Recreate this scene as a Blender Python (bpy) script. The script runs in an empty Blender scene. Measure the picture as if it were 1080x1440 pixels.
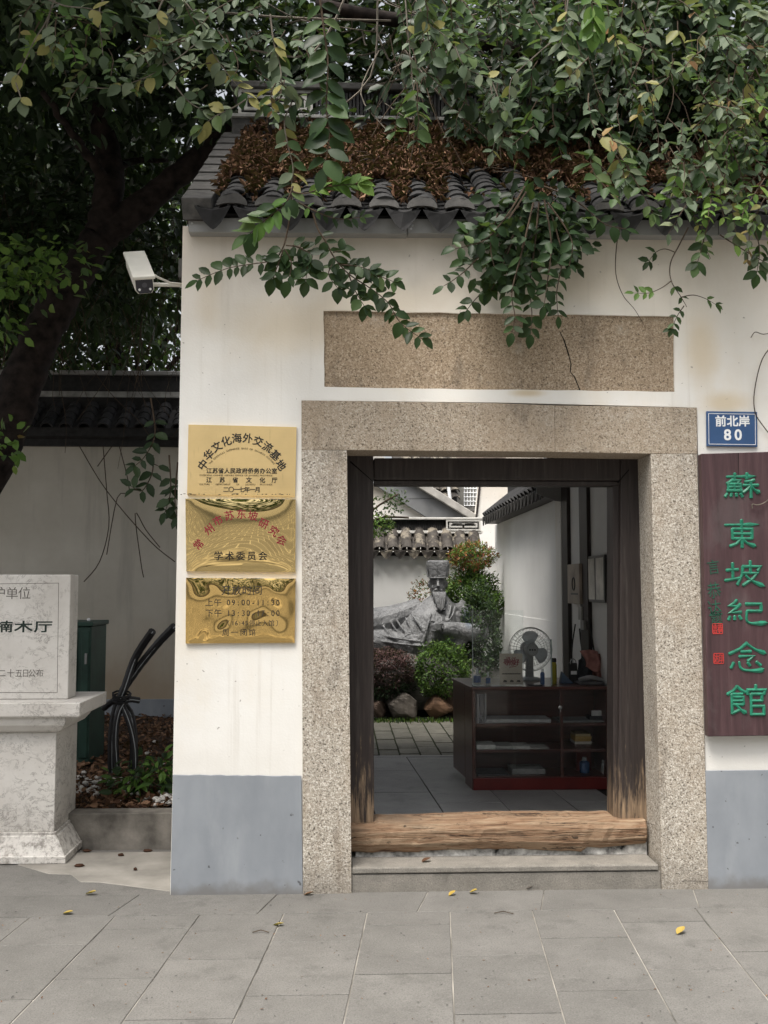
import bpy, bmesh, math, random
import numpy as np
from mathutils import Vector, Matrix, Euler
R = math.radians
rng = np.random.default_rng(7)
random.seed(11)
scene = bpy.context.scene
COL = scene.collection

# ------------------------------------------------------------------ camera
CAMP = Vector((0.0, -5.05, 1.5))
cd = bpy.data.cameras.new('camera')
cd.sensor_fit = 'VERTICAL'; cd.sensor_height = 36.0; cd.lens = 35.0
cd.clip_start = 0.05; cd.clip_end = 2000
cam = bpy.data.objects.new('camera', cd); COL.objects.link(cam)
cam.location = CAMP
cam.rotation_euler = Euler((R(90 + 4.37), 0, R(-2.29)), 'XYZ')
scene.camera = cam
ROT = cam.rotation_euler.to_matrix()

# ------------------------------------------------------------------ sky, sun, exposure
SUN_EL, SUN_AZ = R(66), R(214)          # azimuth clockwise from +Y: high sun behind the camera's left shoulder, veiled
world = bpy.data.worlds.new('World'); scene.world = world; world.use_nodes = True
wn = world.node_tree
sky = wn.nodes.new('ShaderNodeTexSky'); sky.sky_type = 'NISHITA'; sky.sun_disc = False
sky.sun_elevation = SUN_EL; sky.sun_rotation = SUN_AZ
sky.air_density = 1.0; sky.dust_density = 6.0; sky.ozone_density = 1.0
bg = wn.nodes['Background']; bg.inputs['Strength'].default_value = 0.15
hs = wn.nodes.new('ShaderNodeHueSaturation'); hs.inputs['Saturation'].default_value = .22      # hazy, nearly white sky
wn.links.new(sky.outputs[0], hs.inputs['Color']); wn.links.new(hs.outputs[0], bg.inputs['Color'])
sd = bpy.data.lights.new('sun', 'SUN'); sd.energy = 2.8; sd.angle = R(28); sd.color = (1.0, 0.93, 0.83)
sun = bpy.data.objects.new('sun', sd); COL.objects.link(sun)
dirv = Vector((math.sin(SUN_AZ) * math.cos(SUN_EL), math.cos(SUN_AZ) * math.cos(SUN_EL), math.sin(SUN_EL)))
sun.rotation_euler = dirv.to_track_quat('Z', 'Y').to_euler()
sun.location = (0, -10, 20)
scene.view_settings.view_transform = 'Standard'
scene.view_settings.look = 'None'
scene.view_settings.exposure = 0.72
scene.view_settings.gamma = 1.0
scene.view_settings.use_curve_mapping = False
scene.cycles.max_bounces = 8
scene.cycles.transparent_max_bounces = 12

# ------------------------------------------------------------------ picture point -> place in the world
F = 1400.0
def ray(px, py):
    return ROT @ Vector(((px - 540) / F, (720 - py) / F, -1.0))
def P(px, py, Y=0.0):                 # on the plane y = Y
    d = ray(px, py); return CAMP + d * ((Y - CAMP.y) / d.y)
def PX(px, py, X):                    # on the plane x = X
    d = ray(px, py); return CAMP + d * ((X - CAMP.x) / d.x)
def PZ(px, py, Z):                    # on the plane z = Z
    d = ray(px, py); return CAMP + d * ((Z - CAMP.z) / d.z)

# ------------------------------------------------------------------ mesh builder
class MB:
    def __init__(s): s.v = []; s.f = []
    def add(s, vs, fs):
        b = len(s.v); s.v += [tuple(v) for v in vs]; s.f += [tuple(i + b for i in f) for f in fs]; return s
    def box(s, a, b):
        x0, y0, z0 = [min(a[i], b[i]) for i in range(3)]; x1, y1, z1 = [max(a[i], b[i]) for i in range(3)]
        return s.hexa([(x0, y0, z0), (x1, y0, z0), (x1, y1, z0), (x0, y1, z0)], [(x0, y0, z1), (x1, y0, z1), (x1, y1, z1), (x0, y1, z1)])
    def hexa(s, lo, hi):              # two quads, each counter-clockwise from above
        return s.add(list(lo) + list(hi), [(3, 2, 1, 0), (4, 5, 6, 7), (0, 1, 5, 4), (1, 2, 6, 5), (2, 3, 7, 6), (3, 0, 4, 7)])
    def prism(s, pts, off):           # planar polygon swept by a vector
        n = len(pts); off = Vector(off); vs = [Vector(p) for p in pts]; vs2 = [p + off for p in vs]
        fs = [tuple(range(n)), tuple(range(2 * n - 1, n - 1, -1))]
        fs += [(i, i + n, (i + 1) % n + n, (i + 1) % n) for i in range(n)]
        return s.add(vs + vs2, fs)
    def tube(s, pts, r, n=6, cap=True):
        pts = [Vector(p) for p in pts]; m = len(pts)
        rs = r if hasattr(r, '__len__') else [r] * m
        vs = []; up = None
        for i in range(m):
            t = (pts[min(i + 1, m - 1)] - pts[max(i - 1, 0)])
            t = t.normalized() if t.length > 1e-9 else Vector((0, 0, 1))
            if up is None:
                up = Vector((0, 0, 1)) if abs(t.z) < .9 else Vector((1, 0, 0))
            a = t.cross(up); a = a.normalized() if a.length > 1e-6 else t.orthogonal().normalized()
            b = a.cross(t).normalized(); up = b
            for k in range(n):
                th = 2 * math.pi * k / n
                vs.append(pts[i] + (a * math.cos(th) + b * math.sin(th)) * rs[i])
        fs = [(i * n + k, i * n + (k + 1) % n, (i + 1) * n + (k + 1) % n, (i + 1) * n + k) for i in range(m - 1) for k in range(n)]
        if cap: fs += [tuple(range(n - 1, -1, -1)), tuple(range((m - 1) * n, m * n))]
        return s.add(vs, fs)
    def lathe(s, prof, c, n=16, axis='Z', sx=1, sy=1):   # prof: (radius, height)
        c = Vector(c); vs = []; m = len(prof)
        for r, h in prof:
            for k in range(n):
                th = 2 * math.pi * k / n; x, y = r * math.cos(th) * sx, r * math.sin(th) * sy
                vs.append(c + (Vector((x, y, h)) if axis == 'Z' else Vector((x, -h, y)) if axis == 'Y' else Vector((h, x, y))))
        fs = [(i * n + k, i * n + (k + 1) % n, (i + 1) * n + (k + 1) % n, (i + 1) * n + k) for i in range(m - 1) for k in range(n)]
        fs += [tuple(range(n - 1, -1, -1)), tuple(range((m - 1) * n, m * n))]
        return s.add(vs, fs)
    def ball(s, c, r, n=10, m=7, jit=0):
        c = Vector(c); r = r if hasattr(r, '__len__') else (r, r, r); vs = []
        for i in range(m + 1):
            ph = math.pi * i / m
            for k in range(n):
                th = 2 * math.pi * k / n; q = 1 + random.uniform(-jit, jit)
                vs.append(c + Vector((r[0] * math.sin(ph) * math.cos(th) * q, r[1] * math.sin(ph) * math.sin(th) * q, r[2] * math.cos(ph) * q)))
        return s.add(vs, [(i * n + k, (i + 1) * n + k, (i + 1) * n + (k + 1) % n, i * n + (k + 1) % n) for i in range(m) for k in range(n)])

def wloc(o):
    v = Vector((0, 0, 0))
    while o is not None: v = v + o.location; o = o.parent
    return v
def link(o, parent=None):
    COL.objects.link(o)
    if parent is not None: o.parent = parent
    return o
def obj(name, mb, mat, parent=None, bevel=0, smooth=False, seg=2, angle=35, fix=True):
    me = bpy.data.meshes.new(name)
    off = wloc(parent) if parent is not None else Vector((0, 0, 0))
    me.from_pydata([(v[0] - off.x, v[1] - off.y, v[2] - off.z) for v in mb.v], [], mb.f)
    if fix:
        bm = bmesh.new(); bm.from_mesh(me); bmesh.ops.remove_doubles(bm, verts=bm.verts, dist=1e-6)
        bmesh.ops.recalc_face_normals(bm, faces=bm.faces); bm.to_mesh(me); bm.free()
    if isinstance(mat, (list, tuple)):
        for m in mat: me.materials.append(m)
    else: me.materials.append(mat)
    if smooth: me.polygons.foreach_set('use_smooth', [True] * len(me.polygons))
    o = bpy.data.objects.new(name, me); link(o, parent)
    if bevel:
        b = o.modifiers.new('bevel', 'BEVEL'); b.width = bevel; b.segments = seg; b.limit_method = 'ANGLE'; b.angle_limit = R(angle)
        b.harden_normals = False
    return o
def tag(o, label=None, cat=None, group=None, kind=None):
    if label: o['label'] = label
    if cat: o['category'] = cat
    if group: o['group'] = group
    if kind: o['kind'] = kind
    return o
def thing(name, label, cat, loc=(0, 0, 0), group=None):
    o = bpy.data.objects.new(name, None); o.empty_display_size = .1; COL.objects.link(o); o.location = loc
    return tag(o, label, cat, group)
def copy_tree(o, parent=None):
    c = o.copy(); COL.objects.link(c); c.parent = parent
    for ch in list(o.children): copy_tree(ch, c)
    return c
def np_mesh(name, verts, faces, mats, parent=None, midx=None, tint=None, smooth=False):
    """verts N x 3, faces M x k (all the same k) -> one mesh object."""
    me = bpy.data.meshes.new(name); N, (M, k) = len(verts), faces.shape
    off = wloc(parent) if parent is not None else Vector((0, 0, 0))
    me.vertices.add(N); me.vertices.foreach_set('co', (verts - np.array(off)).astype(np.float32).ravel())
    me.loops.add(M * k); me.loops.foreach_set('vertex_index', faces.astype(np.int32).ravel())
    me.polygons.add(M); me.polygons.foreach_set('loop_start', np.arange(0, M * k, k, dtype=np.int32))
    for m in mats: me.materials.append(m)
    if midx is not None: me.polygons.foreach_set('material_index', midx.astype(np.int32))
    if smooth: me.polygons.foreach_set('use_smooth', [True] * M)
    me.update(calc_edges=True)
    if tint is not None:
        a = me.attributes.new('tint', 'FLOAT', 'FACE'); a.data.foreach_set('value', tint.astype(np.float32))
    o = bpy.data.objects.new(name, me); link(o, parent); return o

# ------------------------------------------------------------------ materials
class NT:
    def __init__(s, name):
        s.m = bpy.data.materials.new(name); s.m.use_nodes = True; s.t = s.m.node_tree
        s.b = s.t.nodes['Principled BSDF']; s.pos = s.t.nodes.new('ShaderNodeNewGeometry').outputs['Position']
    def n(s, ty, **kw):
        nd = s.t.nodes.new(ty)
        for k, v in kw.items(): setattr(nd, k, v)
        return nd
    def set(s, sock, v):
        if hasattr(v, 'is_linked'): s.t.links.new(v, sock)
        else: sock.default_value = v if not (isinstance(v, tuple) and len(v) == 3 and sock.type == 'RGBA') else (*v, 1)
    def scaled(s, sc, off=(0, 0, 0)):
        mp = s.n('ShaderNodeMapping'); s.t.links.new(s.pos, mp.inputs['Vector'])
        mp.inputs['Scale'].default_value = sc if hasattr(sc, '__len__') else (sc, sc, sc); mp.inputs['Location'].default_value = off
        return mp.outputs[0]
    def noise(s, sc, detail=4, rough=.55, off=(0, 0, 0), dist=0):
        nd = s.n('ShaderNodeTexNoise'); s.t.links.new(s.scaled(sc, off), nd.inputs['Vector'])
        nd.inputs['Scale'].default_value = 1; nd.inputs['Detail'].default_value = detail; nd.inputs['Roughness'].default_value = rough
        nd.inputs['Distortion'].default_value = dist
        return nd.outputs['Fac']
    def vor(s, sc, out='Color', off=(0, 0, 0), feature='F1'):
        nd = s.n('ShaderNodeTexVoronoi'); nd.feature = feature; s.t.links.new(s.scaled(sc, off), nd.inputs['Vector']); nd.inputs['Scale'].default_value = 1
        return nd.outputs[out]
    def ramp(s, fac, stops):
        nd = s.n('ShaderNodeValToRGB'); cr = nd.color_ramp
        while len(cr.elements) < len(stops): cr.elements.new(.5)
        for e, (p, c) in zip(cr.elements, stops):
            e.position = p; e.color = (*c, 1) if hasattr(c, '__len__') else (c, c, c, 1)
        s.set(nd.inputs[0], fac); return nd.outputs[0]
    def mix(s, fac, a, b, mode='MIX'):
        nd = s.n('ShaderNodeMix', data_type='RGBA', blend_type=mode); nd.clamp_factor = True
        s.set(nd.inputs[0], fac); s.set(nd.inputs[6], a); s.set(nd.inputs[7], b); return nd.outputs[2]
    def math(s, op, a, b=0.0, c=0.0, clamp=False):
        nd = s.n('ShaderNodeMath', operation=op); nd.use_clamp = clamp
        s.set(nd.inputs[0], a); s.set(nd.inputs[1], b); s.set(nd.inputs[2], c); return nd.outputs[0]
    def xyz(s):
        nd = s.n('ShaderNodeSeparateXYZ'); s.t.links.new(s.pos, nd.inputs[0]); return nd.outputs
    def step(s, v, a, b):             # smooth 0..1 from a to b
        nd = s.n('ShaderNodeMapRange'); nd.interpolation_type = 'SMOOTHSTEP'; s.set(nd.inputs[0], v)
        nd.inputs[1].default_value = a; nd.inputs[2].default_value = b; return nd.outputs[0]
    def spot(s, c, r, soft=.8, dsc=3.0, damp=.3):   # a blob of radius r (x, z) round a place, its rim broken by noise
        x = s.xyz()
        dx = s.math('DIVIDE', s.math('SUBTRACT', x[0], c[0]), r[0]); dz = s.math('DIVIDE', s.math('SUBTRACT', x[2], c[1]), r[1])
        d = s.math('SQRT', s.math('ADD', s.math('MULTIPLY', dx, dx), s.math('MULTIPLY', dz, dz)))
        d = s.math('ADD', d, s.math('MULTIPLY', s.math('SUBTRACT', s.noise(dsc, 5, .6), .5), damp * 4))
        nd = s.n('ShaderNodeMapRange'); nd.interpolation_type = 'SMOOTHSTEP'; s.set(nd.inputs[0], d)
        nd.inputs[1].default_value = 1.0; nd.inputs[2].default_value = 1.0 - soft; return nd.outputs[0]
    def bump(s, h, strength=.3, dist=.01):
        nd = s.n('ShaderNodeBump'); nd.inputs['Strength'].default_value = strength; nd.inputs['Distance'].default_value = dist
        s.set(nd.inputs['Height'], h); s.t.links.new(nd.outputs[0], s.b.inputs['Normal']); return s
    def out(s, col, rough=.7, spec=.3, metal=0.0):
        s.set(s.b.inputs['Base Color'], col); s.set(s.b.inputs['Roughness'], rough); s.set(s.b.inputs['Specular IOR Level'], spec); s.set(s.b.inputs['Metallic'], metal)
        return s.m
def plain(name, col, rough=.6, spec=.3, metal=0.0, var=.12, sc=9.0, bump=0.0, bsc=60.0):
    t = NT(name); c = tuple(col)
    f = t.noise(sc, 4); lo = tuple(v * (1 - var * 1.6) for v in c); hi = tuple(min(1, v * (1 + var)) for v in c)
    cc = t.ramp(f, [(.3, lo), (.7, hi)])
    if bump: t.bump(t.noise(bsc, 3), bump, .004)
    return t.out(cc, rough, spec, metal)

def m_plaster():
    t = NT('white_plaster')
    base = t.ramp(t.noise(1.6, 5, .6), [(.3, (.73, .715, .68)), (.7, (.79, .78, .75))])
    warm = t.math('MULTIPLY', t.step(t.noise((1.1, 1.1, .8), 6, .62, (3.1, 0, 1.7)), .52, .72), .55)
    base = t.mix(warm, base, (.70, .63, .52))
    x = t.xyz()
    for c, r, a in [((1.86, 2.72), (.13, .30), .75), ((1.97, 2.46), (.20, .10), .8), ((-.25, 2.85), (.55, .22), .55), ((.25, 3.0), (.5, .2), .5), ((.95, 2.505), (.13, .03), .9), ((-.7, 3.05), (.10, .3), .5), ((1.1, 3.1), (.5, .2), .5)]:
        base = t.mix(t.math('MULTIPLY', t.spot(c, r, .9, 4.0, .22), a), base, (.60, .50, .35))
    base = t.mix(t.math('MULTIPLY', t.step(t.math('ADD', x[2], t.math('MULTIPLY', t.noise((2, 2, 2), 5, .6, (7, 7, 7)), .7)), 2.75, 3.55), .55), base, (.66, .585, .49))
    drip = t.math('MULTIPLY', t.step(t.noise((9, 9, .5), 5, .6), .55, .75), t.step(x[2], 2.3, 3.3))
    base = t.mix(t.math('MULTIPLY', drip, .35), base, (.50, .45, .38))
    base = t.mix(t.math('MULTIPLY', t.step(t.noise(38, 2, .5), .71, .75), .7), base, (.25, .23, .2))
    base = t.mix(t.math('MULTIPLY', t.step(t.noise(14, 6, .7, (5, 2, 1)), .62, .8), .35), base, (.45, .43, .40))
    st = t.math('MULTIPLY', t.step(t.noise((16, 16, .35), 6, .65, (2, 2, 9)), .54, .70), t.step(t.noise((1.3, 1.3, .9), 4, .6, (6, 0, 3)), .45, .65))
    base = t.mix(t.math('MULTIPLY', st, .35), base, (.47, .43, .37))
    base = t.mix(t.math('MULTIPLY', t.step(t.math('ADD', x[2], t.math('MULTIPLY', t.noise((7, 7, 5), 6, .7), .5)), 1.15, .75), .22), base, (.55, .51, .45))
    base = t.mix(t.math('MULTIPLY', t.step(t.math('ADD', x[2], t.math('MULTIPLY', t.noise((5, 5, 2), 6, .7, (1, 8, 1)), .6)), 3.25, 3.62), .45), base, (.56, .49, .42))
    t.bump(t.math('ADD', t.noise(7, 5), t.math('MULTIPLY', t.noise(90, 3), .25)), .35, .008)
    return t.out(base, .85, .2)
def m_wainscot():
    t = NT('grey_blue_paint')
    base = t.ramp(t.noise((2.5, 2.5, 1.4), 5, .6), [(.28, (.20, .218, .243)), (.72, (.30, .322, .35))])
    base = t.mix(t.math('MULTIPLY', t.step(t.noise((5, 5, 1.2), 6, .65, (9, 1, 4)), .5, .75), .4), base, (.36, .38, .40))
    base = t.mix(t.math('MULTIPLY', t.step(t.noise(26, 3, .5), .70, .75), .8), base, (.06, .06, .065))
    base = t.mix(t.math('MULTIPLY', t.step(t.math('ADD', t.xyz()[2], t.math('MULTIPLY', t.noise(12, 4), .12)), .14, .06), .7), base, (.14, .13, .12))
    t.bump(t.noise(9, 5), .25, .006)
    return t.out(base, .75, .25)
def m_granite(name, white=(.62, .585, .53), tan=(.39, .35, .295), dark=(.085, .075, .062), brown=.0, bias=0.0):
    t = NT(name)
    a = t.noise(135, 2, .5, dist=.6); b = t.noise(64, 3, .6, (3, 5, 1))
    f = t.math('ADD', t.math('MULTIPLY', a, .75), t.math('MULTIPLY', b, .25))
    base = t.ramp(f, [(.36 + bias, dark), (.45 + bias, tan), (.54 + bias, tan), (.60 + bias, white)])
    big = t.step(t.noise((3, 3, 1.6), 5, .6, (1, 7, 2)), .42, .68)
    base = t.mix(t.math('MULTIPLY', big, .45), base, (.33, .255, .18))
    if brown: base = t.mix(brown, base, (.24, .175, .11))
    base = t.mix(t.math('MULTIPLY', t.step(t.noise((6, 6, 2.2), 6, .7, (4, 4, 8)), .52, .74), .65), base, (.12, .10, .08))
    base = t.mix(t.math('MULTIPLY', t.step(t.noise((11, 11, 1.3), 5, .65, (1, 1, 3)), .55, .72), .4), base, (.20, .15, .105))
    base = t.mix(t.math('MULTIPLY', t.step(t.noise((4, 4, 4), 6, .7, (8, 2, 6)), .57, .75), .45), base, (.50, .47, .42))
    base = t.mix(t.math('MULTIPLY', t.step(t.math('ADD', t.xyz()[2], t.math('MULTIPLY', t.noise(9, 5, .7), .3)), .38, .14), .55), base, (.17, .155, .135))
    t.bump(t.math('ADD', f, t.noise(18, 4)), .7, .006)
    return t.out(base, .85, .25)
def m_darkwood(name='black_timber', wear=True):
    t = NT(name)
    s = t.noise((60, 60, 3), 5, .65)
    base = t.ramp(s, [(.3, (.016, .012, .011)), (.6, (.033, .025, .023)), (.8, (.058, .044, .038))])
    if wear:
        z = t.xyz()[2]
        f = t.math('ADD', t.math('MULTIPLY', t.step(z, 1.0, .12), .72), t.math('MULTIPLY', t.math('SUBTRACT', t.noise((55, 55, 5), 6, .7, (2, 2, 2)), .5), 1.7))
        tan = t.ramp(t.noise((70, 70, 4), 5, .6, (1, 1, 6)), [(.3, (.10, .07, .05)), (.65, (.31, .22, .14))])
        base = t.mix(t.step(f, .36, .72), base, tan)
        base = t.mix(t.math('MULTIPLY', t.step(t.noise((30, 30, 2), 5, .6, (7, 3, 3)), .55, .75), .3), base, (.13, .115, .105))
    t.bump(s, .5, .004)
    return t.out(base, .55, .35)
def m_threshold():
    t = NT('worn_bare_timber')
    g = t.noise((3.0, 30, 55), 6, .68, dist=.8)
    base = t.ramp(g, [(.33, (.03, .02, .014)), (.42, (.21, .125, .075)), (.6, (.31, .225, .15)), (.8, (.38, .305, .225))])
    base = t.mix(t.math('MULTIPLY', t.step(t.noise((2.2, 2, 9), 5, .7, (3, 1, 1)), .50, .74), .8), base, (.14, .10, .07))
    ck = t.noise((1.1, 9, 42), 6, .62, (5, 5, 5), dist=1.0)
    ck = t.math('SUBTRACT', 1, t.step(t.math('ABSOLUTE', t.math('SUBTRACT', ck, .5)), .004, .020))
    base = t.mix(t.math('MULTIPLY', ck, t.step(t.noise((4, 4, 9), 4, .6, (2, 8, 2)), .40, .55)), base, (.03, .02, .015))
    base = t.mix(t.math('MULTIPLY', t.step(t.noise((14, 14, 30), 3, .6, (8, 1, 1)), .66, .72), .85), base, (.04, .03, .022))
    t.bump(g, .9, .012)
    return t.out(base, .75, .2)
def m_paver(name, lo, hi, sc=1.0, rough=.8):
    t = NT(name)
    oi = t.n('ShaderNodeObjectInfo').outputs['Random']
    f = t.noise(3.5 * sc, 6, .65)
    base = t.ramp(f, [(.3, lo), (.7, hi)])
    base = t.mix(t.math('MULTIPLY', t.math('SUBTRACT', 1, oi), .32), base, tuple(v * .72 for v in lo))
    base = t.mix(t.math('MULTIPLY', t.step(t.noise((11, 24, 10), 5, .7, (4, 4, 4)), .56, .72), .28), base, tuple(v * 1.35 for v in hi))
    base = t.mix(t.math('MULTIPLY', t.step(t.noise(5, 7, .72, (2, 9, 1)), .52, .70), .6), base, tuple(v * .62 for v in lo))
    base = t.mix(t.math('MULTIPLY', t.step(t.noise(150, 3, .6), .50, .64), .5), base, tuple(v * .55 for v in lo))
    base = t.mix(t.math('MULTIPLY', t.step(t.noise((120, 190, 120), 3, .6, (3, 3, 3)), .56, .68), .35), base, tuple(v * 1.4 for v in hi))
    base = t.mix(t.math('MULTIPLY', t.step(t.noise(75, 2, .5, (1, 6, 1)), .76, .79), .6), base, (.05, .045, .04))
    t.bump(t.math('ADD', t.noise(95, 4, .6), t.noise(16, 3)), .5, .005)
    return t.out(base, rough, .3)
def m_marble():
    t = NT('weathered_white_marble')
    base = t.ramp(t.noise(3, 6, .65), [(.3, (.50, .475, .445)), (.7, (.64, .62, .59))])
    v = t.noise((9, 9, 12), 7, .72, dist=.7)
    vein = t.math('SUBTRACT', 1, t.step(t.math('ABSOLUTE', t.math('SUBTRACT', v, .5)), .0, .022))
    base = t.mix(t.math('MULTIPLY', vein, t.math('MULTIPLY', t.step(t.noise(3.2, 4, .6, (5, 5, 1)), .38, .56), .75)), base, (.15, .14, .13))
    base = t.mix(t.math('MULTIPLY', t.step(t.noise((32, 32, 22), 6, .75, (1, 2, 3)), .57, .70), .45), base, (.22, .20, .18))
    z = t.xyz()[2]
    base = t.mix(t.math('MULTIPLY', t.math('MULTIPLY', t.step(z, .42, .05), t.step(t.noise((24, 24, 24), 6, .75), .44, .64)), .8), base, (.13, .115, .10))
    base = t.mix(t.math('MULTIPLY', t.step(t.noise((9, 9, 1.2), 5, .6, (6, 6, 0)), .55, .75), .3), base, (.40, .36, .31))
    t.bump(t.noise(50, 4), .2, .003)
    return t.out(base, .6, .35)
def m_tile(name, a, b, lichen=0.0):
    t = NT(name); oi = t.n('ShaderNodeObjectInfo').outputs['Random']
    base = t.ramp(t.noise(16, 5, .65), [(.3, a), (.7, b)])
    base = t.mix(t.math('MULTIPLY', oi, .55), base, tuple(v * .6 for v in a))
    if lichen:
        base = t.mix(t.math('MULTIPLY', t.step(t.noise(8, 5, .65, (3, 3, 3)), .5, .62), lichen), base, (.42, .37, .29))
    t.bump(t.noise(50, 4), .4, .004)
    return t.out(base, .8, .3)
def m_leaf(name, stops, rough=.42, trans=.25, vein=(.02, .032, .015)):
    """stops: ramp over the leaf's own tint (an attribute on joined leaves, the object's random number on single ones)."""
    t = NT(name)
    at = t.n('ShaderNodeAttribute'); at.attribute_type = 'GEOMETRY'; at.attribute_name = 'tint'
    oi = t.n('ShaderNodeObjectInfo').outputs['Random']
    f = t.math('ADD', at.outputs['Fac'], t.math('MULTIPLY', oi, .0))
    base = t.ramp(f, stops)
    base = t.mix(t.math('MULTIPLY', t.noise(45, 3), .35), base, vein)
    t.out(base, rough, .16)
    tr = t.n('ShaderNodeBsdfTranslucent'); t.t.links.new(t.mix(.5, base, (.16, .25, .04)), tr.inputs[0])
    ms = t.n('ShaderNodeMixShader'); ms.inputs[0].default_value = trans
    t.t.links.new(t.b.outputs[0], ms.inputs[1]); t.t.links.new(tr.outputs[0], ms.inputs[2])
    t.t.links.new(ms.outputs[0], t.t.nodes['Material Output'].inputs[0])
    return t.m
def m_glass(name, col=(.93, .97, .96), rough=.02, alpha=.12):
    t = NT(name); t.out(col, .4, .2); g = t.n('ShaderNodeBsdfGlossy'); g.inputs[1].default_value = .03
    tr = t.n('ShaderNodeBsdfTransparent'); tr.inputs[0].default_value = (*col, 1)
    fr = t.n('ShaderNodeFresnel'); fr.inputs[0].default_value = 1.22
    ms = t.n('ShaderNodeMixShader'); t.t.links.new(fr.outputs[0], ms.inputs[0]); t.t.links.new(tr.outputs[0], ms.inputs[1]); t.t.links.new(g.outputs[0], ms.inputs[2])
    ms2 = t.n('ShaderNodeMixShader'); ms2.inputs[0].default_value = alpha; t.t.links.new(ms.outputs[0], ms2.inputs[1]); t.t.links.new(t.b.outputs[0], ms2.inputs[2])
    t.t.links.new(ms2.outputs[0], t.t.nodes['Material Output'].inputs[0]); return t.m

M = {}
M['plaster'] = m_plaster(); M['wainscot'] = m_wainscot()
M['granite'] = m_granite('speckled_granite'); M['granite_brown'] = m_granite('brown_granite', (.50, .45, .385), (.36, .305, .24), (.085, .07, .055), .10, .0)
M['granite_plaque'] = m_granite('plaque_granite', (.54, .455, .36), (.35, .27, .19), (.09, .07, .055), .16, .0)
M['wood'] = m_darkwood(); M['wood_plain'] = m_darkwood('dark_post_timber', False); M['threshold'] = m_threshold()
M['paver'] = m_paver('grey_paver', (.122, .118, .110), (.172, .166, .156)); M['step'] = m_paver('step_stone', (.17, .16, .143), (.275, .255, .225), 2.2)
M['slab'] = m_paver('dark_floor_slab', (.20, .20, .198), (.31, .31, .305), 1.0, .42)
M['concrete'] = plain('concrete', (.30, .28, .25), .85, .2, var=.25, sc=5, bump=.4); M['pad'] = plain('pale_concrete', (.27, .255, .23), .85, .2, var=.2, sc=4, bump=.3)
M['kerb'] = plain('kerb_concrete', (.19, .175, .155), .85, .2, var=.35, sc=7, bump=.5)
M['mortar'] = plain('joint_mortar', (.27, .255, .23), .9, .1, var=.6, sc=2.2, bump=.5)
M['marble'] = m_marble()
M['tile'] = m_tile('black_roof_tile', (.016, .016, .017), (.046, .045, .046)); M['tile_end'] = m_tile('grey_tile_end', (.05, .049, .048), (.125, .12, .115))
M['tile_pale'] = m_tile('lichened_roof_tile', (.030, .027, .025), (.095, .084, .074), .4)
M['flash'] = plain('grey_metal_flashing', (.25, .25, .245), .5, .4, var=.08)
M['bark'] = plain('dark_bark', (.022, .016, .014), .9, .2, var=.5, sc=(14), bump=1.0, bsc=30)
M['twig'] = plain('grey_twig', (.16, .14, .115), .85, .2, var=.3, sc=20)
M['twig_dark'] = plain('brown_twig', (.07, .05, .035), .85, .2, var=.3, sc=20)
GREENS = [(0, (.012, .024, .012)), (.35, (.024, .052, .02)), (.62, (.072, .125, .045)), (.82, (.14, .19, .07)), (.92, (.26, .23, .06)), (.97, (.20, .10, .035)), (1, (.14, .08, .04))]
M['leaf'] = m_leaf('evergreen_leaf', GREENS, .40, .30)
M['leaf_grey'] = m_leaf('pale_sheen_leaf', [(0, (.055, .085, .05)), (.5, (.105, .145, .09)), (.8, (.17, .205, .13)), (.9, (.28, .26, .09)), (.96, (.30, .17, .08)), (1, (.2, .12, .07))], .5)  # sky sheen and haze put into a paler leaf colour
M['leaf_dark'] = m_leaf('dark_shade_leaf', [(0, (.012, .024, .012)), (.6, (.03, .052, .025)), (1, (.05, .08, .035))], .4, .12)  # deep canopy shade put into the leaf colour; also serves dark hedge leaves
M['leaf_lime'] = m_leaf('fresh_green_leaf', [(0, (.07, .15, .03)), (.6, (.13, .24, .05)), (1, (.24, .34, .08))], .42, .35)
M['leaf_red'] = m_leaf('red_tip_leaf', [(0, (.16, .045, .03)), (.6, (.30, .09, .05)), (1, (.38, .20, .06))], .5, .2)
M['leaf_maroon'] = m_leaf('maroon_leaf', [(0, (.035, .018, .02)), (.5, (.09, .045, .05)), (1, (.20, .11, .11))], .5, .15)
M['dead'] = m_leaf('dead_leaf', [(0, (.055, .026, .016)), (.5, (.15, .078, .045)), (1, (.27, .16, .10))], .8, .05, (.05, .03, .02))
M['leaf_yellow'] = m_leaf('yellow_leaf', [(0, (.42, .28, .05)), (1, (.40, .31, .10))], .6, .15, (.25, .18, .05))
def smoothpath(ps, k=5):
    out = []
    for i in range(len(ps) - 1):
        a, b, c, d = ps[max(i - 1, 0)], ps[i], ps[i + 1], ps[min(i + 2, len(ps) - 1)]
        for j in range(k):
            t_ = j / k; out.append(.5 * ((2 * b) + (c - a) * t_ + (2 * a - 5 * b + 4 * c - d) * t_ ** 2 + (3 * b - a - 3 * c + d) * t_ ** 3))
    return out + [ps[-1]]

M['white_wall'] = plain('fresh_white_plaster', (.81, .81, .80), .85, .2, var=.05, sc=1.6, bump=.2)
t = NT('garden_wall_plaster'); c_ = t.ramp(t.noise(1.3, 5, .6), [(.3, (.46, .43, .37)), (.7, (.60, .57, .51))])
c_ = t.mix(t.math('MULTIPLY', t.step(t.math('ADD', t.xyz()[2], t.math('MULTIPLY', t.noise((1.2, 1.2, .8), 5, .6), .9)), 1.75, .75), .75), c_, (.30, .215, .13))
c_ = t.mix(t.math('MULTIPLY', t.step(t.noise((6, 6, .5), 5, .65), .52, .72), .4), c_, (.30, .28, .25)); M['garden_wall'] = t.out(c_, .9, .15)
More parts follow.
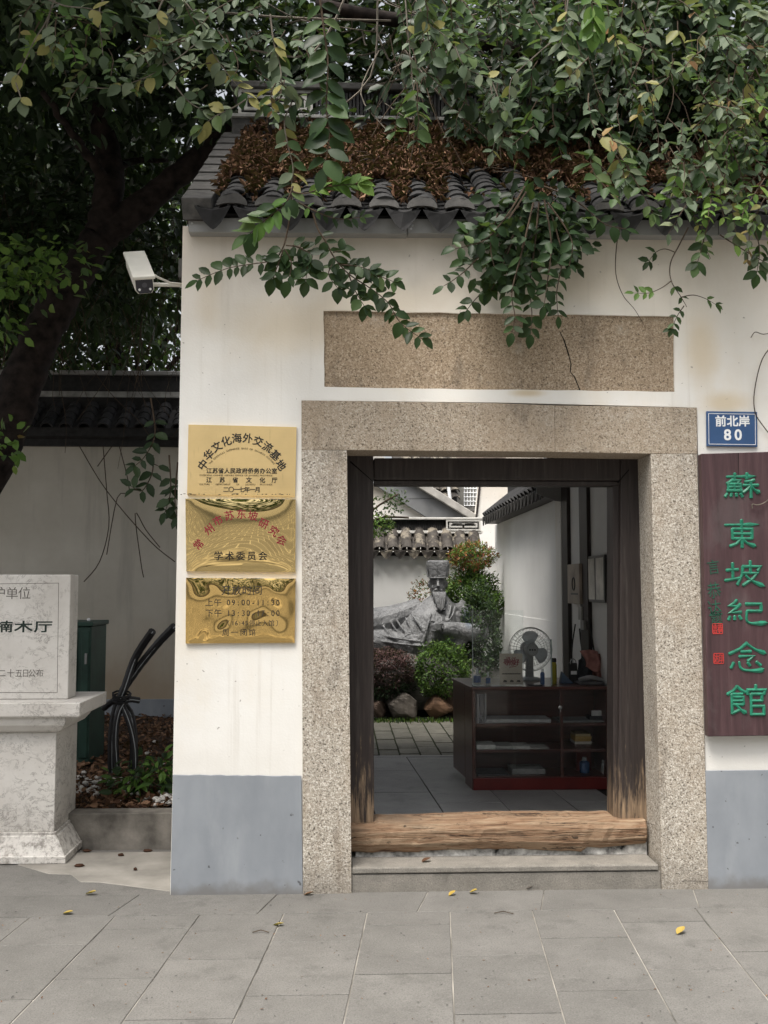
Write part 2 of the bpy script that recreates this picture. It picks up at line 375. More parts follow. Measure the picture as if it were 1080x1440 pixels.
# ------------------------------------------------------------------ lettering
_gl = {}
def glyph(ch):
    key = ch
    if key not in _gl:
        cu = bpy.data.curves.new('letter', 'FONT'); cu.body = ch; cu.resolution_u = 3
        o = bpy.data.objects.new('letter', cu); COL.objects.link(o)
        dg = bpy.context.evaluated_depsgraph_get()
        me = bpy.data.meshes.new_from_object(o.evaluated_get(dg))
        v = [(p.co.x, p.co.y) for p in me.vertices]; f = [tuple(p.vertices) for p in me.polygons]
        bpy.data.objects.remove(o); bpy.data.meshes.remove(me); bpy.data.curves.remove(cu)
        if v:
            xs = [a for a, _ in v]; ys = [b for _, b in v]
            _gl[key] = (v, f, (min(xs), max(xs), min(ys), max(ys)))
        else: _gl[key] = ([], [], (0, .3, 0, 1))
    return _gl[key]
def letter(mb, ch, cx, cz, h, Y, w=None, rot=0.0, bold=.0, depth=.0012, disp=None, em=False):
    b = max(0, bold) * h * .9; k = 0
    for dx, dz in (((0, 0),) if b == 0 else ((-b, -b), (b, -b), (b, b), (-b, b), (0, 0))):
        letter_(mb, ch, cx + dx, cz + dz, h, Y - .00012 * k, w, rot, depth, disp, em); k += 1
def letter_(mb, ch, cx, cz, h, Y, w=None, rot=0.0, depth=.0012, disp=None, em=False):
    """One character, centred on (cx, cz) in the plane y = Y, h tall (h = the em for Latin, em=True), facing -y."""
    v, f, (x0, x1, y0, y1) = glyph(ch)
    if not v: return
    if em: sy = h / .75; sx = sy * (w or 1); my = .36; mx = (x0 + x1) / 2
    else:
        sy = h / .92; sx = (w / .92) if w else sy; my = .38; mx = (x0 + x1) / 2 if ch in '一()（）' else .5
    c, s = math.cos(rot), math.sin(rot); pts = []
    for x, y in v:
        a, b = (x - mx) * sx, (y - my) * sy
        X, Z = cx + a * c - b * s, cz + a * s + b * c
        pts.append((X, Y - (disp(X, Z) if disp else 0), Z))
    n = len(pts); back = [(x, y + depth, z) for x, y, z in pts]
    fs = list(f)
    ed = {}
    for p in f:
        for i in range(len(p)):
            e = (p[i], p[(i + 1) % len(p)]); ed[e] = 1
    for (a, b) in ed:
        if (b, a) not in ed: fs.append((b, a, a + n, b + n))
    mb.add(pts + back, fs)
def line_text(mb, s, x0, x1, z, h, Y, **k):
    n = len(s)
    for i, ch in enumerate(s):
        if ch != ' ': letter(mb, ch, x0 + (x1 - x0) * (i + .5) / n, z, h, Y, **k)
def latin(mb, s, x0, x1, z, h, Y, **k):
    adv = [.34 if c == ' ' else max(.22, glyph(c)[2][1] - glyph(c)[2][0] + .10) for c in s]; tot = sum(adv); x = 0
    sc = (x1 - x0) / tot
    for c, a in zip(s, adv):
        if c != ' ': letter(mb, c, x0 + (x + a / 2) * sc, z, h, Y, em=True, w=sc / (h / .75), **k)
        x += a

# ------------------------------------------------------------------ ground and pavement
t = NT('street_paving_far')
bk = t.n('ShaderNodeTexBrick'); t.t.links.new(t.pos, bk.inputs['Vector'])
for k, v in (('Color1', (.11, .105, .098, 1)), ('Color2', (.15, .145, .135, 1)), ('Mortar', (.42, .40, .36, 1))): bk.inputs[k].default_value = v
bk.inputs['Scale'].default_value = 1; bk.inputs['Mortar Size'].default_value = .014; bk.inputs['Brick Width'].default_value = .6; bk.inputs['Row Height'].default_value = .4
M['far'] = t.out(t.mix(.15, bk.outputs[0], t.ramp(t.noise(2, 5), [(.3, (.12, .115, .11)), (.7, (.22, .21, .2))])), .85, .25)
mb = MB()
mb.add([(-300, -300, -.05), (300, -300, -.05), (300, 300, -.05), (-300, 300, -.05)], [(0, 1, 2, 3)])
tag(obj('ground', mb, M['far']), kind='structure')

pav = MB(); pav.box((-6.2, -4.6, -.045), (4.2, .012, -.0045))
pavement = tag(obj('pavement', pav, M['mortar']), kind='structure')
def paver(x0, x1, y0, y1, sh=.0928, z=0.0, mat='paver', parent=pavement, name='paver', g=.0028, th=.03):
    X = lambda x, y: x + sh * y           # joints run a little askew of the wall
    dz = random.uniform(-.0012, .0012)
    def q(zz): return [(X(x0 + g, y0 + g), y0 + g, zz), (X(x1 - g, y0 + g), y0 + g, zz), (X(x1 - g, y1 - g), y1 - g, zz), (X(x0 + g, y1 - g), y1 - g, zz)]
    return obj(name, MB().hexa(q(z + dz - th), q(z + dz)), M[mat], parent, bevel=.002, seg=1)
yb = -.305                                # border course next to the wall
xs = [-2.95, -1.86, -1.0, -.32, .42, 1.0, 1.75, 2.6, 3.5]
for a, b in zip(xs, xs[1:]): paver(a, b, yb, .010, sh=.25)
k = 0
for i, x in enumerate(np.arange(-3.0 + .06, 3.6, .385)):
    off = [0.0, .37, .18][i % 3]; y = yb - off
    if off: paver(x, x + .385, y, yb)
    while y > -2.6:
        paver(x, x + .385, y - .56, y); y -= .56

# ------------------------------------------------------------------ gatehouse
gate = thing('gatehouse', 'white plastered gatehouse with granite door surround and black tiled roof littered with dead leaves', 'gatehouse')
def poly(pts, Y): return [P(x, y, Y) for x, y in pts]
def fill_with_hole(outer, holes, y0, y1):
    bm = bmesh.new()
    for lp in [outer] + holes:
        vs = [bm.verts.new((p.x, y0, p.z)) for p in lp]
        for a, b in zip(vs, vs[1:] + vs[:1]): bm.edges.new((a, b))
    bmesh.ops.triangle_fill(bm, edges=bm.edges, use_beauty=True)
    r = bmesh.ops.extrude_face_region(bm, geom=list(bm.faces))
    for v in r['geom']:
        if isinstance(v, bmesh.types.BMVert): v.co.y = y1
    bm.verts.index_update()
    mb = MB(); mb.add([v.co[:] for v in bm.verts], [tuple(v.index for v in f.verts) for f in bm.faces]); bm.free(); return mb
plq = [(455, 437), (700, 441), (948, 445), (949, 551), (700, 548), (456, 544)]
def jag(pts, n, a, Y=0.0):                # a slightly uneven edge
    out = []
    for (x0, y0), (x1, y1) in zip(pts, pts[1:] + pts[:1]):
        for i in range(n):
            f = i / n; j = 0 if i == 0 else a
            out.append(P(x0 + (x1 - x0) * f + random.uniform(-j, j), y0 + (y1 - y0) * f + random.uniform(-j, j), Y))
    return out
outer = poly([(239, 1263), (243, 1088), (257, 318), (600, 320), (1500, 326), (1500, 1256), (996.3, 1256), (980, 573), (700, 566), (424, 563), (426, 1262)], 0)
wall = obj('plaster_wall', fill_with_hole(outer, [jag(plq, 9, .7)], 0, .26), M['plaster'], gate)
for pts in ([(243, 1089.5)] + [(243 + 181 * k / 24, 1089.5 + 1.5 * k / 24 + random.uniform(-.6, .6)) for k in range(1, 24)] + [(424, 1091), (426, 1262), (239.5, 1263)], [(992, 1083.5), (1500, 1080), (1500, 1252), (996.3, 1255)]):
    obj('wainscot', MB().prism(poly(pts, -.012), (0, .006, 0)), M['wainscot'], gate, bevel=.003)
stone = obj('stone_plaque', MB().prism(poly([(450, 432), (953, 440), (954, 556), (451, 549)], .012), (0, .05, 0)), M['granite_plaque'], gate)
mb = MB(); cr = [(787, 466), (793, 478), (797, 490), (800, 500), (803, 512), (802, 523), (808, 530), (812, 540), (816, 550)]
for (a, b), (c, d) in zip(cr, cr[1:]):
    w0, w1 = random.uniform(.5, 1.1), random.uniform(.5, 1.1)
    mb.prism([P(a - w0, b, .0112), P(a + w0, b, .0112), P(c + w1, d, .0112), P(c - w1, d, .0112)], (0, .004, 0))
obj('crack', mb, plain('crack_dark', (.02, .017, .014), .95, .05), stone)
# granite surround: two jambs and a lintel of two stones, reveals 0.22 deep
DY = .225
def stonebit(name, pts, mat, y0=-.012, y1=DY, bev=.002):
    pr = poly(pts, y0); return obj(name, MB().prism(pr, (0, y1 - y0, 0)), M[mat], gate, bevel=bev, seg=2)
stonebit('stone_jamb', [(424, 633), (488, 633.5), (494.6, 1262), (426, 1262)], 'granite')
stonebit('stone_jamb', [(915, 638.5), (980.6, 639), (996.3, 1256), (931.3, 1256)], 'granite')
stonebit('stone_lintel', [(424, 563), (700, 567), (780, 570), (780.5, 635.5), (488, 632.8), (424, 632.8)], 'granite_brown')
stonebit('stone_lintel', [(780.3, 570), (980, 573), (980.5, 638.4), (915, 638), (780.8, 635.6)], 'granite_brown')
# worn mortar patches at the feet of the jambs
for pts, m in (([(958, 1239), (972, 1226), (988, 1220), (996, 1222), (996.4, 1240)], 'granite'),):
    obj('mortar_patch', MB().prism(poly(pts, -.0135), (0, .01, 0)), M[m], gate, bevel=.003)
# step: slab on a riser stone, between the jambs
a, b = P(494.5, 1243, -.01), P(930.5, 1240, -.01)
zt = P(700, 1218, 0).z; zs = P(700, 1226.5, 0).z
mb = MB().box((a.x, .0, -.03), (b.x, .5, zs - .004)); obj('step_riser', mb, M['step'], gate, bevel=.004)
mb = MB().box((a.x + .002, -.006, zs), (b.x - .012, .5, zt)); obj('step_tread', mb, M['step'], gate, bevel=.006)
# timber frame behind the stone
WY = .215
def wood(name, pts, y0, y1, mat='wood', bev=.008):
    return obj(name, MB().prism(poly(pts, y0), (0, y1 - y0, 0)), M[mat], gate, bevel=bev, seg=2)
post_l = wood('door_post', [(478, 640), (525, 640), (526, 1157), (524, 1159), (484, 1159)], WY, WY + .11)
post_r = wood('door_post', [(873, 640), (925, 640), (925, 1157), (872, 1157), (869.5, 1153)], WY, WY + .17)
wood('door_jamb_strip', [(862, 655), (873.5, 655), (870, 1156), (862.5, 1152)], WY + .03, WY + .16, bev=.004)
wood('door_beam', [(525.5, 644), (873, 644), (872.5, 676), (526, 675)], WY + .006, WY + .13)
wood('door_beam', [(526.3, 676), (872, 677), (872, 683), (526.3, 682)], WY + .02, WY + .12, bev=.003)
# a thin split and the mitres at the corners
for pts in ([(493, 648), (524, 676), (525, 678), (492, 650)], [(868, 678), (884, 660), (885, 661), (869, 680)]):
    obj('mitre_joint', MB().prism(poly(pts, WY - .001), (0, .004, 0)), plain('joint_black', (.008, .008, .008), .9, .1), gate)
# threshold: a worn log with a wavy underside
mb = MB(); top = []; N = 46
for i in range(N + 1):
    f = i / N; px = 487 + (909 - 487) * f
    yt = 1158 - 7 * f + 1.2 * math.sin(f * 9) + random.uniform(-.6, .6)
    if px > 872 or px < 527: yt += 1.5
    yb_ = 1200 - 5 * math.sin(max(0, f - .2) * 5) * (f > .2) - (6 if .8 < f < .86 else 0) + random.uniform(-1, 1)
    if f > .86: yb_ = 1193 - (f - .86) * 40
    A, B = P(px, yt, WY - .045), P(px, yb_, WY - .05)
    top.append((A, B))
ring = []
for A, B in top:
    h = A.z - B.z
    ring.append([(A.x, WY + .16, B.z), (A.x, WY - .035, B.z), (A.x, WY - .058 + random.uniform(-.004, .004), B.z + h * .3), (A.x, WY - .06 + random.uniform(-.004, .004), A.z - h * .28), (A.x, WY - .04, A.z), (A.x, WY + .16, A.z + .003)])
vs = [p for r_ in ring for p in r_]; fs = [(i * 6 + k, i * 6 + (k + 1) % 6, (i + 1) * 6 + (k + 1) % 6, (i + 1) * 6 + k) for i in range(N) for k in range(6)]
fs += [tuple(range(6)), tuple(range(N * 6 + 5, N * 6 - 1, -1))]
mb.add(vs, fs); obj('threshold', mb, M['threshold'], gate, smooth=False, bevel=.006, seg=1, angle=50)
mb = MB().box((P(500, 1200, WY).x, WY - .02, zt - .005), (P(908, 1200, WY).x, WY + .15, P(600, 1186, WY).z))
obj('threshold_bedding', mb, plain('white_mortar', (.46, .45, .43), .9, .2, var=.6, sc=18, bump=.6), gate)
# building shell behind: side walls, floor edge, timber posts on the inner right wall
GX0, GX1, GY1, EZ = -.80, 1.87, 3.30, 3.32
ZF = .10
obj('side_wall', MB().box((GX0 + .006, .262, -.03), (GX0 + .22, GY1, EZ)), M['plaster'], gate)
obj('side_wall', MB().box((GX1, .262, -.03), (GX1 + .2, GY1, EZ)), M['white_wall'], gate)
for px0, px1 in ((790.5, 798.5), (815.5, 826.5)):
    A, B = PX(px0, 827, GX1 - .03), PX(px1, 827, GX1 - .03)
    obj('wall_post', MB().box((GX1 - .03, B.y, ZF), (GX1 + .01, A.y, EZ)), M['wood_plain'], gate, bevel=.004)
A, B = PX(782, 827, GX1 - .02), PX(789.5, 827, GX1 - .02)
obj('wall_pilaster', MB().box((GX1 - .02, B.y, ZF), (GX1 + .02, A.y, 3.0)), M['plaster'], gate, bevel=.004)
# eave flashing
for (x0, x1) in ((265, 572.6), (573.4, 1010), (1010.8, 1500)):
    f0, f1 = (x0 - 265) / 815, (x1 - 265) / 815
    obj('eave_flashing', MB().prism(poly([(x0, 306 + 4 * f0), (x1, 306 + 4 * f1), (x1, 327 + 5 * f1), (x0, 326 + 5 * f0)], -.075), (0, .07, 0)), M['flash'], gate, bevel=.002)
mb = MB()
for px, py in ((270, 314), (567, 313), (580, 317), (578, 322), (1003, 318)):
    c = P(px, py, -.076); mb.lathe([(.006, 0), (.006, .003), (.002, .004)], c, 8, axis='Y')
obj('flashing_screw', mb, plain('bright_screw', (.5, .5, .5), .4, .5, .8), gate)

# ---- roof
RA0 = Vector((0, -.13, P(600, 300, -.13).z)); RA1 = Vector((0, 1.55, P(310, 196, 1.55).z))
slope = RA1 - RA0; SL = slope.length; sdir = slope.normalized(); snor = Vector((0, -sdir.z, sdir.y)); ANG = math.atan2(slope.z, slope.y)
RX0, RX1 = P(254, 300, -.17).x, 4.0
def RP(x, s, h=0.0): q = RA0 + sdir * s + snor * h; return Vector((x, q.y, q.z))
mb = MB()
mb.prism([RP(RX0 + .02, .06, -.09), RP(RX0 + .02, SL, -.09), RP(RX0 + .02, SL, -.03), RP(RX0 + .02, .06, -.03)], (RX1 - RX0, 0, 0))
back = [(RX0 + .02, 1.55, RA1.z - .03), (RX0 + .02, 3.55, 3.26), (RX0 + .02, 3.55, 3.18), (RX0 + .02, 1.55, RA1.z - .1)]
mb.prism(back, (RX1 - RX0, 0, 0))
roof = obj('roof', mb, M['tile'], gate)
# gable filling of the side
obj('gable', MB().prism([(GX0 + .03, .27, EZ + .002), (GX0 + .03, 3.3, EZ + .002), (GX0 + .03, 1.55, RA1.z - .12)], (.15, 0, 0)), M['plaster'], roof)
def arc_mesh(w0, w1, L, rise, th, n=8, flip=1, endcap=False):
    """a curved tile lying along +y, lower end at y=0 (width w0), upper end at y=L (width w1)"""
    vs = []; fs = []
    for (w, y) in ((w0, 0), (w1, L)):
        for lay in (0, 1):
            for k in range(n + 1):
                a = math.pi * (k / n); x = -math.cos(a) * (w / 2 - lay * th); z = flip * (math.sin(a) * (rise - lay * th))
                vs.append((x, y, z))
    m = n + 1
    for k in range(n):
        fs += [(k, k + 1, 2 * m + k + 1, 2 * m + k), (m + k + 1, m + k, 3 * m + k, 3 * m + k + 1), (k + 1, k, m + k, m + k + 1), (2 * m + k, 2 * m + k + 1, 3 * m + k + 1, 3 * m + k)]
    fs += [(0, 2 * m, 3 * m, m), (n, m + n, 3 * m + n, 2 * m + n)]
    if endcap: fs.append(tuple(m + k for k in range(m)))
    return MB().add(vs, fs)
def shared(name, mb, mat, smooth=False):
    me = bpy.data.meshes.new(name); me.from_pydata(mb.v, [], mb.f); me.materials.append(mat)
    bm = bmesh.new(); bm.from_mesh(me); bmesh.ops.recalc_face_normals(bm, faces=bm.faces); bm.to_mesh(me); bm.free(); return me
def place(name, me, parent, loc, rot):
    o = bpy.data.objects.new(name, me); link(o, parent); o.location = Vector(loc) - wloc(parent); o.rotation_euler = rot; return o
cov = shared('cover_tile', arc_mesh(.135, .115, .17, .048, .010), M['tile'])
pitch = (P(487, 290, -.15).x - P(326, 290, -.15).x) / 3
cx0 = P(326, 290, -.15).x
cols = [cx0 + pitch * i for i in range(0, 15)]
cols = [c for c in cols if c < 2.65]
NCOURSE = min(21, 298 // len(cols)); step_ = (SL - .08) / NCOURSE
for c in cols:
    for j in range(NCOURSE):
        dx = random.gauss(0, .007)
        place('cover_tile', cov, roof, RP(c + dx, .02 + j * step_, .028 + random.uniform(-.004, .004)), (ANG - R(4), random.gauss(0, .05), random.gauss(0, .06)))
mb = MB()                                  # the pan tiles between, mostly hidden under leaves
for c in cols + [c + pitch * (i + 1) for i in range(7) for c in cols[-1:]]:
    for j in range(24):
        a = arc_mesh(.17, .15, .13, .035, .010, 6, -1); rot = Euler((ANG - R(5), 0, random.uniform(-.04, .04))).to_matrix()
        o = RP(c - pitch / 2, .0 + j * (SL - .1) / 24, .030); mb.add([rot @ Vector(v) + o for v in a.v], a.f)
for c in [cols[-1] + pitch * (i + 1) for i in range(7)]:
    for j in range(NCOURSE):
        a = arc_mesh(.135, .115, .17, .058, .012, 6); rot = Euler((ANG - R(4), 0, 0)).to_matrix()
        o = RP(c, .02 + j * step_, .028); mb.add([rot @ Vector(v) + o for v in a.v], a.f)
tag(obj('pan_tile', mb, M['tile'], roof, fix=False), kind='stuff')
# eave: moon-shaped closures under the cover tiles and pointed drip tiles between
mn = MB(); n = 10
arc_o = [(-math.cos(math.pi * k / n) * .078, 0, math.sin(math.pi * k / n) * .060) for k in range(n + 1)]
low = [(math.cos(math.pi * k / n) * .072, 0, math.sin(math.pi * k / n) * .018 - .008) for k in range(1, n)]
mn.prism(arc_o + low, (0, .02, 0)); me_moon = shared('tile_end', mn, M['tile_end'])
dr = []
pts = [(-.092, .012), (-.07, -.026), (-.042, -.07), (-.014, -.098), (0, -.106), (.014, -.098), (.042, -.07), (.07, -.026), (.092, .012), (.05, -.002), (0, -.012), (-.05, -.002)]
dm = MB().prism([(x, .02 * (1 - (x / .092) ** 2) * -1, z) for x, z in pts], (0, .012, .004)); me_drip = shared('drip_tile', dm, M['tile'])
for c in cols + [cols[-1] + pitch * (i + 1) for i in range(7)]:
    place('tile_end', me_moon, roof, RP(c, -.006, .030), (random.uniform(-.15, .05), 0, random.uniform(-.08, .08)))
    place('drip_tile', me_drip, roof, RP(c - pitch / 2, -.012, .012), (R(10) + random.uniform(-.1, .1), random.uniform(-.05, .05), random.uniform(-.08, .08)))
# verge: a flat stepped edge of tiles and board at the open end
mb = MB()
for j in range(9):
    s0 = j * SL / 9; h = .02 + random.uniform(-.003, .003)
    mb.prism([RP(RX0, s0, -.05), RP(RX0, s0 + SL / 9 - .01, -.05), RP(RX0, s0 + SL / 9 - .01, h + .03), RP(RX0, s0, h + .038)], (.15, 0, 0))
obj('verge_tile', mb, M['tile_end'], roof, bevel=.004)
mb = MB().prism([RP(RX0 + .015, .06, -.10), RP(RX0 + .015, SL, -.10), RP(RX0 + .015, SL, -.055), RP(RX0 + .015, .02, -.055)], (.12, 0, 0))
obj('verge_board', mb, M['wood_plain'], roof)
# ridge: base course, thin pale fillet, a row of tiles set on edge, cap, and a white fret panel at the end
rz = RA1.z
obj('ridge_base', MB().box((RX0 + .06, 1.44, rz - .02), (RX1, 1.66, rz + .10)), M['tile_end'], roof, bevel=.006)
obj('ridge_fillet', MB().box((RX0 + .05, 1.42, rz + .102), (RX1, 1.68, rz + .125)), plain('pale_lime', (.30, .30, .29), .8, .2, var=.3), roof, bevel=.003)
mb = MB(); x = RX0 + .62
while x < RX1 - .05:
    mb.box((x, 1.455 + random.uniform(-.006, .006), rz + .126), (x + .017, 1.645, rz + .30 + random.uniform(-.008, .004))); x += .025
tag(obj('ridge_tile', mb, M['tile'], roof), kind='stuff')
fz0, fz1 = rz + .126, rz + .31; fx0, fx1 = RX0 + .10, RX0 + .60
obj('ridge_core', MB().box((fx0, 1.47, fz0), (fx1, 1.63, fz1)), M['tile'], roof)
def fret(mb, x0, x1, z0, z1, Y, th, w):
    W, H = x1 - x0, z1 - z0
    def bar(a, b, c, d): mb.box((x0 + a, Y - th, z0 + b), (x0 + c, Y, z0 + d))
    bar(0, 0, W, w); bar(0, H - w, W, H); bar(0, w, w, H - w); bar(W - w, w, W, H - w)
    for s in (0, 1):
        def hb(a, b, c, d):
            if s: a, c = W - c, W - a
            bar(a, b, c, d)
        g = 2 * w
        hb(g, g, W / 2 - .7 * w, g + w); hb(g, g + w, g + w, H - g); hb(g + w, H - g - w, W / 2 - .2 * w, H - g); hb(g + 2 * w, g + 2 * w, W / 2 - .7 * w, g + 2 * w + w * .8)
mb = MB(); fret(mb, fx0, fx1, fz0, fz1, 1.469, .015, .02)
obj('fret_panel', mb, plain('fret_lime', (.42, .42, .40), .8, .2, var=.3), roof)
obj('ridge_cap', MB().box((RX0 + .05, 1.43, rz + .312), (RX1, 1.67, rz + .36)), M['tile_end'], roof, bevel=.008)
obj('roof_hook', MB().tube([RP(RX0 + .34, SL - .35, .02), RP(RX0 + .33, SL - .35, .2)], .012, 6), M['wood_plain'], roof)
# ------------------------------------------------------------------ signs on the wall
black = plain('black_paint', (.012, .012, .012), .5, .4, var=.05)
darkink = plain('engraved_dark_paint', (.035, .028, .02), .5, .4, var=.05)
redpaint = plain('dark_red_paint', (.26, .02, .035), .45, .4, var=.1)
def brass(name, rough, col=(.70, .50, .20), stains=False):
    t = NT(name); c = t.ramp(t.noise(5, 4), [(.3, tuple(v * .88 for v in col)), (.7, col)])
    r = rough
    if stains:
        c = t.mix(t.math('MULTIPLY', t.step(t.noise((70, 70, 8), 3, .6), .6, .75), .2), c, (.25, .17, .07)); r = t.ramp(t.noise((4, 4, 200), 3), [(.2, rough * .85), (.8, rough * 1.2)])
    return t.out(c, r, .5, .93 if rough > .2 else 1.0)
def sheet(name, corners, mat, parent, disp, nx=44, nz=32, th=.012, rim=.0):
    """a thin metal sheet with dents: front grid displaced towards the street, closed at the back. corners: tl, tr, br, bl"""
    tl, tr, br, bl = corners; vs = []; fs = []
    for j in range(nz + 1):
        for i in range(nx + 1):
            u, v = i / nx, j / nz; p = (bl * (1 - u) + br * u) * (1 - v) + (tl * (1 - u) + tr * u) * v
            vs.append((p.x, p.y - disp(p.x, p.z), p.z))
    W = nx + 1; fs = [(j * W + i, j * W + i + 1, (j + 1) * W + i + 1, (j + 1) * W + i) for j in range(nz) for i in range(nx)]
    loop = [i for i in range(W)] + [j * W + nx for j in range(1, nz + 1)] + [nz * W + i for i in range(nx - 1, -1, -1)] + [j * W for j in range(nz - 1, 0, -1)]
    b = len(vs); vs += [(vs[i][0], -.001, vs[i][2]) for i in loop]; m = len(loop)
    fs += [(loop[(k + 1) % m], loop[k], b + k, b + (k + 1) % m) for k in range(m)]
    o = obj(name, MB().add(vs, fs), mat, parent, smooth=True, fix=False)
    es = o.modifiers.new('edges', 'EDGE_SPLIT'); es.split_angle = R(40)
    return o
SY = -.016
# 1: satin plaque
q = [P(265, 597, SY), P(417, 600.5, SY), P(415, 698.5, SY), P(263, 696, SY)]
pl1 = thing('brass_plaque', 'satin gold plaque with black arched lettering, topmost of the three gold plaques', 'plaque', (q[3].x, SY, q[3].z), 'gold plaques on the white wall')
sheet('plate', q, brass('satin_brass', .45, (.80, .60, .30), True), pl1, lambda x, z: 0, 2, 2)
def at(px, py, Y=SY): p = P(px, py, Y); return p.x, p.z
PXM = (P(400, 650, SY).x - P(300, 650, SY).x) / 100      # metres per picture pixel here
mb = MB(); s = '中华文化海外交流基地'
cx, cz = at(340, 680); Rr = 62 * PXM
for i, ch in enumerate(s):
    a = R(66 - 132 * i / 9); letter(mb, ch, cx + math.sin(-a) * Rr * .97, cz + math.cos(a) * Rr * 1.05, 13.5 * PXM, SY - .0015, rot=a * .82, bold=.016)
for px, py, txt, w in ():
    pass
obj('arched_lettering', mb, black, pl1, fix=False); mb = MB()
line_text(mb, '江苏省人民政府侨务办公室', *[at(x, 662)[0] for x in (290, 390)], at(0, 660.5)[1], 7.6 * PXM, SY - .0015, bold=.02)
z2 = at(0, 673.5)[1]
for ch, px in zip('江苏省文化厅', (294, 312.5, 331, 350, 369, 386)): letter(mb, ch, at(px, 673)[0], z2, 7.6 * PXM, SY - .0015, bold=.02)
obj('lettering', mb, black, pl1, fix=False); mb = MB()
line_text(mb, '二〇一七年一月', *[at(x, 688)[0] for x in (314, 366)], at(0, 687)[1], 7.6 * PXM, SY - .0015, bold=.016)
obj('lettering', mb, black, pl1, fix=False)
mb = MB()
s = 'THE OVERSEAS EXCHANGE BASE OF CHINESE CULTURE'; n = len(s)
for i, ch in enumerate(s):
    if ch != ' ':
        a = R(55 - 110 * i / (n - 1)); letter(mb, ch, cx - math.sin(a) * 55 * PXM, cz - 1 * PXM + math.cos(a) * 51 * PXM, 2.7 * PXM, SY - .0015, rot=a * .8, em=True)
latin(mb, 'OVERSEAS CHINESE AFFAIRS OFFICE OF JIANGSU PROVINCE', at(290, 0)[0], at(389, 0)[0], at(0, 667)[1], 2.3 * PXM, SY - .0015)
z3 = at(0, 679.8)[1]
for w_, a, b in (('CULTURE', 290, 304), ('DEPARTMENT', 312, 332), ('OF', 340, 344), ('JIANGSU', 352, 366), ('PROVINCE', 372, 389)): latin(mb, w_, at(a, 0)[0], at(b, 0)[0], z3, 2.3 * PXM, SY - .0015)
obj('small_lettering', mb, plain('brown_print', (.10, .065, .03), .5, .3), pl1, fix=False)
mb = MB()
for k in range(26):
    x = at(264 + 150 * random.random() ** 1.3, 0)[0]; mb.ball((x, SY - .001, q[3].z + random.uniform(.001, .007)), (random.uniform(.002, .009), .0006, .002), 6, 4)
obj('tarnish_speck', mb, darkink, pl1)

# 2: mirror plaque, bowed
q2 = [P(263, 702.5, SY), P(416.5, 703.5, SY), P(415.5, 805, SY), P(262, 803.5, SY)]
c2 = (q2[0] + q2[2]) / 2; hw, hh = (q2[1].x - q2[0].x) / 2, (q2[0].z - q2[3].z) / 2
def d2(x, z):
    u, v = (x - c2.x) / hw, (z - c2.z) / hh
    u, v = max(-1, min(1, u)), max(-1, min(1, v))
    env = (1 - u ** 6) * (1 - v ** 8)
    return .026 * (v + 1) + env * (.016 * (1 - .8 * u * u) * (1 - .5 * v * v) + .0012 * math.sin(u * 3.6 + v * 1.5) + .0008 * math.sin(v * 4 - u * 2.4 + 1))
pl2 = thing('brass_plaque', 'mirror polished gold plaque with a red arched heading, middle of the three gold plaques', 'plaque', (q2[3].x, SY, q2[3].z), 'gold plaques on the white wall')
mirror = brass('polished_brass', .03, (.78, .60, .28))
sheet('plate', q2, mirror, pl2, d2, 90, 60)
mb = MB(); s = '常州市苏东坡研究会'
hts = [(280, 766), (295.5, 745), (308, 733), (324, 726), (341, 724), (357, 726.5), (372, 737), (386, 747.5), (396.5, 760)]
for (px, py), ch, a in zip(hts, s, (48, 36, 24, 10, 0, -8, -24, -36, -20)): letter(mb, ch, *at(px, py), 13 * PXM, SY - .0012, rot=R(a), bold=.014, disp=d2)
obj('red_lettering', mb, redpaint, pl2, fix=False)
mb = MB()
for ch, px in zip('学术委员会', (308, 323.5, 339, 354.5, 370)): letter(mb, ch, *at(px, 782), 12 * PXM, SY - .0012, bold=.014, disp=d2)
obj('lettering', mb, black, pl2, fix=False)
# 3: crumpled mirror plaque
q3 = [P(262.5, 812.5, SY), P(416, 813.5, SY), P(414.5, 904, SY), P(261, 905, SY)]
c3 = (q3[0] + q3[2]) / 2
_w = [(random.uniform(16, 60), random.uniform(0, 6.28), random.uniform(-1, 1), random.uniform(.6, 1.4)) for _ in range(9)]
def d3(x, z):
    u, v = (x - c3.x) / hw, (z - c3.z) / (hh * .9)
    u, v = max(-1, min(1, u)), max(-1, min(1, v)); env = (1 - u ** 8) * (1 - v ** 8)
    s = 0
    for i, (k, ph, a, w) in enumerate(_w):
        th = ph * 1.7; s += .034 / k * w * math.sin(k * (x * math.cos(th) + z * math.sin(th)) + ph + 1.1 * math.sin(14 * z + 11 * x * a + ph))
    return .010 * (v + 1) + env * (s + .008)
pl3 = thing('brass_plaque', 'crumpled mirror gold plaque with opening hours in dark print, lowest of the three gold plaques', 'plaque', (q3[3].x, SY, q3[3].z), 'gold plaques on the white wall')
sheet('plate', q3, brass('crumpled_brass', .04, (.80, .56, .22)), pl3, d3, 120, 80)
mb = MB()
for ch, px in zip('开放时间', (319, 333.5, 348, 362.5)): letter(mb, ch, *at(px, 830), 13 * PXM, SY - .0012, bold=.006, disp=d3)
obj('heading', mb, darkink, pl3, fix=False); mb = MB()
for ch, px in zip('上午', (295, 307)): letter(mb, ch, *at(px, 847), 10.5 * PXM, SY - .0012, bold=.004, disp=d3)
for ch, px in zip('下午', (295, 307)): letter(mb, ch, *at(px, 862), 10.5 * PXM, SY - .0012, bold=.004, disp=d3)
for py, s in ((847, '09:00-11:30'), (862, '13:30-17:00')):
    for i, ch in enumerate(s): letter(mb, ch, *at(322 + 6.9 * i, py), 8.5 * PXM, SY - .0012, em=True, w=.9, bold=.012, disp=d3)
